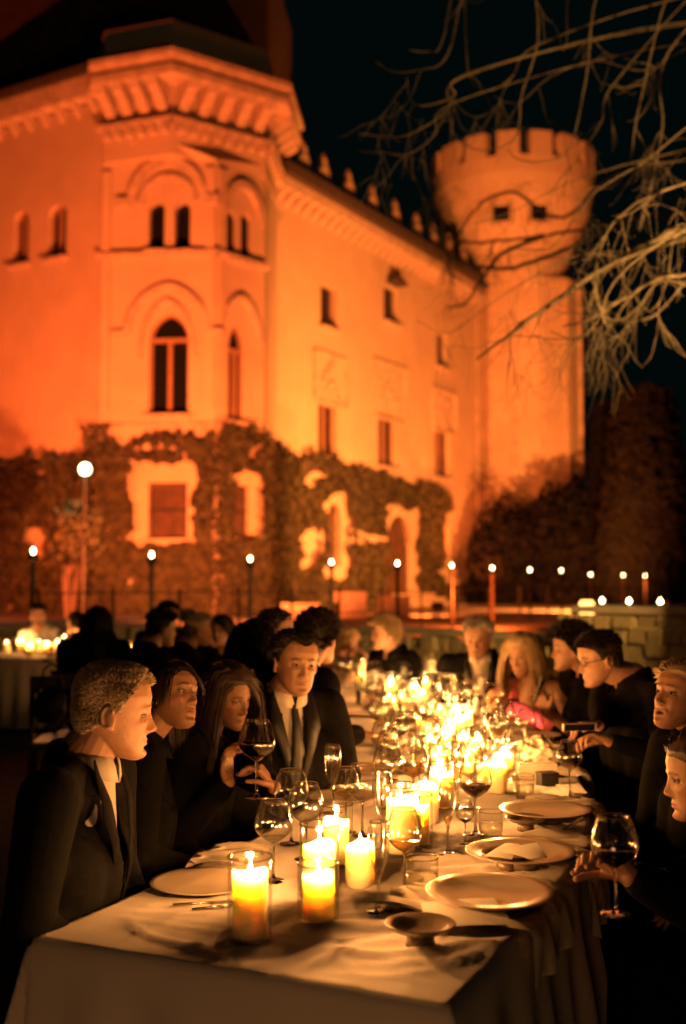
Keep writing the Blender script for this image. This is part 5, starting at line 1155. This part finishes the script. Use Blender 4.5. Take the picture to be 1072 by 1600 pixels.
    if style == 'updo':
        c = Vector(H) + Rh @ Vector((0, -.10 * hs, .055 * hs)); Vb, Fb = blob(c, .045, .045, .042, 20, .2, 3, seed); link('bun', np_mesh('bun', Vb - np.array(rl), Fb, hm), root)
    return o

# ---- the guests --------------------------------------------------------
def wl(px, py, d): return at(px, py, d)
person('grey haired man in black jacket and open pale collar, profile at the near left', 177, 1113, 2.82, 80, 98, pitch=-5, lean=.12, top='suit', skin='fair', hair='brush', hairm='hair_grey', opening='grey_shirt', P={'recede': .9, 'jaw': 1.12, 'fold': 1.4, 'nose': 1.12, 'wide': 1.03}, nhair=20000, hairlen=.017, sw=1.15, hs=1.02, seed=1, nk=(.055, .122),
       look=0, stubble=.12)
person('dark haired woman lifting her chin beside the grey haired man', 268, 1090, 3.62, 122, 80, pitch=16, roll=-14, lean=.1, top='black', skin='tan', hair='bob', hairm='hair_dark', male=False, P={'fold': .3, 'part': .03, 'wide': .97, 'jaw': .95}, nhair=6500, hairlen=.15, seed=2, sw=.95, look=-25)
g3 = {'w': wl(356, 1222, 3.72), 'f': (-.05, .05, 1), 'n': (.9, -.35, 0), 'side': -1, 'curl': [.5, .5, .6, .7], 'spread': .06, 'sc': .92, 'hint': (0, 0, -1)}
g3b = {'w': wl(430, 1232, 3.68), 'f': (-.55, -.1, .75), 'n': (-.8, .1, -.5), 'side': 1, 'curl': [.6, .85, .95, 1.0], 'thumb': .9, 'sc': .92, 'hint': (.3, 0, -1)}
person('long haired woman in black looking down at her glass of red wine', 356, 1086, 4.0, 130, 105, pitch=-14, roll=4, lean=.12, top='black', skin='tan', hair='long', hairm='hair_brown', male=False, P={'fold': .3, 'part': .02, 'wide': .97, 'jaw': .95, 'wave': .6}, nhair=7000, seed=3, sw=.92, hands=(g3b, g3), lids=1)
person('man in dark suit white shirt and black tie facing the camera', 462, 1037, 4.2, 156, 150, pitch=-2, roll=-5, lean=.12, top='suit', skin='fair', hair='swept', hairm='hair_dark', opening='shirt', tie=True, P={'recede': .8, 'wide': 1.04, 'jaw': 1.15, 'fold': 1.2, 'cheek': .6}, nhair=6500, hairlen=.038, seed=4, nk=(.075, .118), sw=1.12, look=-10, stubble=.12, hs=1.02,
       hands=(None, None))
person('man with wavy black hair seen from behind, hand on the table', 497, 999, 4.95, 38, 60, lean=.10, vox=.0045, top='suit', skin='fair', hair='curly', hairm='hair_dark', nhair=4500, hairlen=.045, seed=5, sw=1.12, eyes=False, hands=(None, {'w': wl(562, 1146, 4.75), 'f': (1, .1, -.12), 'n': (0, 0, -1), 'side': 1, 'curl': .25}))
person('woman with long straight dark hair behind the man in the tie', 402, 1008, 5.2, 70, 70, lean=.08, vox=.006, top='black', hair='long', hairm='hair_dark', male=False, nhair=5000, seed=6, eyes=False)
person('guest with dark hair, only the crown and forehead showing beyond the others', 434, 984, 6.6, 100, 90, lean=.08, vox=.007, cvox=.016, top='black', hair='swept', hairm='hair_dark', nhair=2500, seed=7, eyes=False)
person('man in black seen in right profile with a lit ear at the second row', 252, 982, 7.0, 62, 60, pitch=-4, lean=.06, vox=.006, cvox=.016, top='black', hair='short', hairm='hair_dark', nhair=3000, seed=8, eyes=False, sw=1.15)
person('guest behind him, only dark hair and brow above the lit ear', 262, 962, 9.2, 150, 150, lean=.06, vox=.007, cvox=.016, top='black', hair='short', hairm='hair_dark', nhair=2000, seed=9, eyes=False)
person('older guest with pale hair and hand raised to the cheek', 309, 984, 7.9, 82, 80, lean=.1, vox=.006, cvox=.016, top='black', hair='short', hairm='hair_silver', nhair=2600, seed=10, eyes=False, hands=(None, {'w': wl(336, 1012, 7.7), 'f': (-.45, 0, .9), 'n': (-.9, 0, -.3), 'side': 1, 'curl': .3}))
person('smiling dark haired woman between the pale haired guest and the long dark hair', 346, 985, 8.3, 200, 180, lean=.1, vox=.006, cvox=.016, top='black', skin='pale', hair='bob', hairm='hair_dark', male=False, nhair=2600, hairlen=.12, seed=11, P={'smile': 1.5})
person('person with long black hair and black coat seen from behind before the ivy', 154, 972, 8.2, 15, 10, lean=.04, vox=.008, cvox=.018, top='black', hair='long', hairm='hair_dark', male=False, nhair=3200, hairlen=.3, seed=12, eyes=False, sw=1.2)
person('bearded man facing the camera behind the far left candles', 60, 962, 12.9, 175, 180, lean=.05, vox=.007, cvox=.018, top='grey', hair='short', hairm='hair_dark', nhair=2000, seed=13, stubble=.8, hs=1.15)
person('woman with raised hand right of the bearded man at the second table', 118, 972, 12.4, 235, 220, lean=.05, vox=.008, cvox=.018, top='black', hair='bob', hairm='hair_dark', male=False, nhair=2000, seed=14, eyes=False, hands=(None, {'w': wl(112, 1000, 12.2), 'f': (0, 0, 1), 'n': (-.9, 0, 0), 'side': 1, 'curl': .3}))
person('older woman with pale hair resting her chin on folded hands at the table end', 542, 1000, 8.9, 120, 120, pitch=-4, lean=.2, vox=.006, cvox=.016, top='tan', skin='pale', hair='bob', hairm='hair_blond', male=False, nhair=3000, hairlen=.09, seed=15, eyes=False, P={'vol': .8}, hands=({'w': wl(575, 1030, 8.6), 'f': (-.5, 0, .8), 'n': (-.8, 0, -.5), 'side': -1, 'curl': .6}, {'w': wl(560, 1033, 8.7), 'f': (-.4, 0, .8), 'n': (-.8, 0, -.5), 'side': 1, 'curl': .6}))
person('guest with fluffy light curly hair and black jacket turned away at the table end', 600, 990, 8.0, 248, 235, lean=.1, vox=.006, cvox=.016, top='black', skin='pale', hair='curly', hairm='hair_blond', nhair=4200, hairlen=.055, seed=16, eyes=False, sw=1.1)
person('white haired man in dark jacket and patterned scarf leaning over the table', 748, 998, 7.1, 200, 195, pitch=-8, lean=.22, vox=.005, cvox=.014, top='suit', skin='fair', hair='short', hairm='hair_silver', opening='shirt', P={'wide': 1.05, 'jaw': 1.15, 'recede': .5}, nhair=3600, hairlen=.03, seed=17, nk=(.08, .11), sw=1.2, hs=1.08, tie='wide')
ph = wl(842, 1084, 5.8)
person('blonde woman in a pink sleeveless dress holding a phone', 816, 1022, 6.2, 215, 225, pitch=-14, roll=5, lean=.14, vox=.0048, cvox=.012, top='pink', skin='fair', hair='long', hairm='hair_blond', male=False, P={'vol': .8, 'part': -.02, 'fold': .3}, nhair=6000, hairlen=.30, seed=18, sw=.95, hs=1.05, hands=({'w': wl(852, 1112, 5.85), 'f': (-.35, -.1, .9), 'n': (-.3, -.9, 0), 'side': 1, 'curl': .7}, {'w': wl(768, 1112, 5.95), 'f': (-.2, -.3, .85), 'n': (.8, 0, 0), 'side': -1, 'curl': .7}))
person('young man with a thick dark quiff behind the man in glasses', 892, 1015, 5.9, 268, 250, lean=.12, vox=.0048, cvox=.014, top='black', skin='fair', hair='curly', hairm='hair_dark', nhair=4600, hairlen=.07, nk=(.09, .10), seed=19, P={'vol': 1.3}, sw=1.0)
person('man with dark cropped hair and eyeglasses in a black coat, profile at the right', 938, 1030, 5.0, 262, 255, pitch=-10, lean=.16, vox=.0040, cvox=.013, top='black', skin='fair', hair='short', hairm='hair_dark', nhair=6500, hairlen=.022, seed=20, specs=True, sw=1.35, hs=1.04, nk=(.13, .085), P={'jaw': 1.1}, stubble=.2, hands=({'w': wl(952, 1158, 4.6), 'f': (-1, -.1, .25), 'n': (0, -.3, -1), 'side': -1, 'curl': .6, 'thumb': .9}, {'w': wl(930, 1170, 4.5), 'f': (-1, -.1, .1), 'n': (0, -.2, -1), 'side': 1, 'curl': .7}))
person('woman with short light hair laughing with open mouth at the right edge', 1064, 1092, 3.66, 240, 250, pitch=18, lean=.05, top='black', skin='fair', hair='swept', hairm='hair_blond', male=False, P={'mouth': 1, 'fold': .8, 'wide': .98, 'vol': .7, 'smile': 1}, nhair=11000, hairlen=.055, seed=21, sw=1.0, neckdrop=.05)
person('guest in black in left profile low at the right edge', 1098, 1214, 3.0, 276, 272, pitch=-6, lean=.22, top='black', skin='fair', hair='swept', hairm='hair_brown', male=False, nhair=11000, hairlen=.05, seed=22, sw=1.25, P={'fold': .5}, hands=({'w': wl(985, 1370, 2.52), 'f': (-.55, -.1, .45), 'n': (-.5, -.5, -.2), 'side': -1, 'curl': .75, 'thumb': .9}, None))
# held things
q = wl(401, 1246, 3.62); glass('balloon', q.x, q.y, q.z, 'balloon glass of red wine held by the long haired woman', None, 'red_wine', .5, 1.08)
q = wl(962, 1428, 2.45); glass('balloon', q.x, q.y, q.z, 'dim balloon glass held over the table edge at the lower right', None, 'red_wine', .4, .92)
def slab(name, c, dims, rz, rx, m, label, cat): root = empty(name, c, rz, label, cat); root.rotation_euler = (rx, 0, rz); mb = MB(); mb.box((0, 0, 0), dims); link('case', mb.mesh('case', m), root); mb = MB(); mb.box((0, -dims[1] / 2 - .0006, 0), (dims[0] * .92, .0008, dims[2] * .92)); link('screen', mb.mesh('screen', 'phone'), root)
slab('phone', wl(842, 1078, 5.72), (.07, .010, .14), 1.15, .35, 'leather', 'black phone held up by the blonde woman in pink', 'phone')
slab('phone', wl(905, 1136, 4.5), (.14, .010, .03), .2, .2, 'napkin', 'small pale packet held in the hand of the man in glasses', 'packet')
sheet('shawl', [wl(792, 1118, 6.0), wl(848, 1140, 5.6), wl(846, 1122, 5.7), wl(805, 1100, 6.1)], 'pink_scarf', .02, 'bright pink shawl over the lap of the blonde woman', 'shawl', .03)
# bag hanging on a chair at the far left
q = wl(92, 1100, 7.6); r2 = empty('chair', (q.x, q.y + .1, 0), .2, 'empty dark chair at the left with a black bag on its back', 'chair', 'dark cross backed dining chairs')
for nm, m_ in CHM: link(nm, m_, r2)
r3 = empty('handbag', (q.x, q.y - .2, .62), 0, 'black handbag hanging on the chair back at the left', 'bag'); V, Fq = blob(Vector((0, 0, .08)), .12, .06, .15, 24, .12, 2, 4); link('bag_body', np_mesh('bag_body', V, Fq, 'leather'), r3); link('strap', MB().tube([(-.09, 0, .16), (-.05, 0, .34), (0, .0, .38), (.05, 0, .34), (.09, 0, .16)], .008, 6).mesh('strap', 'leather', True), r3)

# ================================================================== BARE TREE on the right
def limb(name, pts, r0, r1, parent, twigs, depth=0, rg=random.Random(5), skip=0):
    P = catmull([tuple(p) for p in pts], 6); n = len(P); rr = [r0 + (r1 - r0) * (i / (n - 1)) ** .8 for i in range(n)]
    P = [Vector(p) + Vector((rg.uniform(-1, 1), rg.uniform(-1, 1), rg.uniform(-1, 1))) * rr[i] * .5 for i, p in enumerate(P)]
    mb = MB(); mb.tube(P, rr, 8 if r0 > .012 else 6); o = mb.build(name, 'bark', parent, True); 
    L = sum((P[i + 1] - P[i]).length for i in range(n - 1)); nt = int((L - sum((P[i + 1] - P[i]).length for i in range(min(n - 1, skip * 6)))) * twigs * (.50 if r0 > .025 else .36))
    for k in range(nt):
        i = rg.randint(max(1, n // 8, skip * 6 + 2), n - 2); grow(P[i], (P[i + 1] - P[i - 1]).normalized(), rr[i] * .6, rg, 0)
    return o
TW_MB = MB()
def grow(p, d, r, rg, lvl):
    r = max(.0020, min(r, .0062)); L = rg.uniform(.22, .62) * (.6 if lvl else 1); nd = (d * .5 + Vector((rg.uniform(-1, 1), rg.uniform(-.6, .6), rg.uniform(-1, .6)))).normalized(); pts = [p]; n = 9
    sag = rg.uniform(.45, 1.0); turn = rg.uniform(.35, .9)
    for i in range(n):
        t = i / n; nd = (nd + Vector((0, 0, -sag * (1 - t) + turn * t * 1.3)) * .42 + Vector((rg.uniform(-1, 1), rg.uniform(-1, 1), rg.uniform(-1, 1))) * .07).normalized(); pts.append(pts[-1] + nd * L / n)
        if lvl < 2 and rg.random() < .22: grow(pts[-1], nd, r * .65, rg, lvl + 1)
    TW_MB.tube(pts, [r * (1 - .6 * i / n) for i in range(n + 1)], 5)
tr = empty('bare_tree', (3.7, 9.2, 0), label='bare winter tree whose drooping branches hang into the upper right', cat='tree')
MB().tube([(3.7, 9.2, 0), (3.65, 9.2, 1.6), (3.75, 9.1, 3.2), (3.9, 9.0, 5.2), (4.0, 8.9, 7.0), (4.1, 8.9, 9.0)], [.24, .2, .17, .13, .10, .04], 12).build('trunk', 'bark', tr, True)
D = 8.6
BR = [  # photo polyline, depths, thick, thin, twigs per metre
    ([(1200, 300), (1045, 365), (960, 410), (880, 460), (800, 520), (745, 560)], 8.4, .052, .008, 9),
    ([(1200, 420), (1045, 432), (985, 460), (920, 500), (880, 510)], 8.2, .026, .006, 8),
    ([(1190, 500), (1045, 438), (1000, 478), (960, 500), (890, 470)], 8.8, .018, .005, 6),
    ([(1200, 260), (1030, 300), (950, 360), (930, 450), (950, 512), (935, 470)], 8.0, .016, .005, 8),
    ([(1045, 372), (960, 440), (935, 500), (900, 530), (860, 518)], 8.1, .014, .005, 7),
    ([(960, 410), (930, 450), (910, 520), (880, 530), (800, 524)], 8.3, .010, .004, 7),
    ([(1200, -60), (1045, 80), (1035, 200), (1020, 280), (1000, 360)], 8.9, .018, .005, 5),
    ([(860, -60), (840, 66), (815, 150), (808, 210), (775, 232), (738, 232), (716, 212)], 9.3, .013, .004, 4),
    ([(950, -40), (915, 130), (890, 230), (850, 252), (808, 248), (794, 232)], 9.0, .012, .004, 3),
    ([(840, 70), (800, 120), (760, 142), (735, 122), (728, 66), (724, -60)], 9.5, .009, .004, 5),
    ([(728, 116), (710, 150), (660, 165), (640, 150), (636, 120)], 9.4, .009, .004, 8),
    ([(724, 120), (700, 170), (640, 210), (590, 212), (560, 208)], 9.4, .009, .003, 8),
    ([(710, 160), (680, 210), (640, 240), (600, 238), (560, 236)], 9.6, .008, .003, 7),
    ([(760, -60), (700, 85), (660, 108), (615, 112), (584, 94)], 9.6, .009, .003, 3),
    ([(1060, -40), (1000, 160), (985, 250), (960, 290), (930, 296)], 8.7, .012, .004, 5),
    ([(1120, -40), (960, 130), (940, 190), (900, 250), (860, 300)], 9.1, .010, .003, 5),
    ([(1100, 180), (1010, 250), (960, 280), (920, 310), (870, 380), (840, 390), (800, 388)], 8.6, .010, .004, 6),
    ([(745, -60), (690, 68), (670, 80), (640, 78), (632, 66)], 9.8, .007, .003, 1),
    ([(910, -60), (885, 68), (880, 74), (905, 74)], 9.4, .006, .003, 1),
    ([(1200, 200), (1045, 240), (960, 262), (880, 290), (800, 330), (740, 350)], 9.9, .014, .004, 6),
    ([(1045, 372), (990, 400), (900, 400), (820, 440), (760, 480), (700, 520), (650, 500)], 9.6, .012, .003, 7),
    ([(1045, 90), (1000, 110), (930, 95), (860, 120), (810, 160), (770, 150)], 9.2, .008, .003, 6),
]
rg = random.Random(21)
for pl, dd, r0, r1, tw_ in BR:
    n = len(pl); st0 = at(pl[0][0], pl[0][1], dd - n / 2 * .12); tz_ = min(8.6, max(2.6, st0.z - .35 if st0.x > 2.9 else st0.z + .5)); tx_ = float(np.interp(tz_, [0, 1.6, 3.2, 5.2, 7, 9], [3.7, 3.65, 3.75, 3.9, 4.0, 4.1])); tk = Vector((tx_, 9.0, tz_))
    pre = [tk, tk.lerp(st0, .5) + Vector((0, 0, .12))] if (tk - st0).length > .3 else []
    limb('branch', pre + [at(px, py, dd + (i - n / 2) * .12 + rg.uniform(-.1, .1)) for i, (px, py) in enumerate(pl)], r0 * (1.1 if r0 > .02 else .75), r1, tr, tw_, rg=rg, skip=len(pre))
o = TW_MB.build('twigs', 'bark', tr, True, kind='stuff')
# a second bare tree farther off, out of focus
TW_MB = MB(); tr2 = empty('bare_tree', (11.5, 20, 0), label='blurred bare tree farther back before the round tower', cat='tree')
MB().tube([(11.5, 20, 0), (11.4, 20, 4), (11.0, 19.8, 8.5), (11.2, 19.5, 12)], [.4, .34, .24, .08], 10).build('trunk', 'bark', tr2, True)
for pl, dd in (([(1500, 330), (1045, 338), (960, 350), (850, 368), (740, 378), (680, 362), (660, 305)], 18), ([(960, 350), (860, 400), (780, 420), (700, 400), (690, 340), (672, 318)], 18), ([(850, 368), (780, 400), (730, 470), (700, 480)], 18), ([(1400, 200), (1000, 260), (880, 340), (800, 300), (740, 330), (700, 410), (720, 440)], 19)):
    limb('branch', ([Vector((11.2, 19.8, max(3.5, at(pl[0][0], pl[0][1], dd).z - .8)))] if pl[0][0] > 1300 else []) + [at(px, py, dd + i * .15) for i, (px, py) in enumerate(pl)], .045, .014, tr2, 7, rg=rg)
TW_MB.v = [Vector(v) for v in TW_MB.v]; TW_MB.build('twigs', 'bark', tr2, True, kind='stuff')
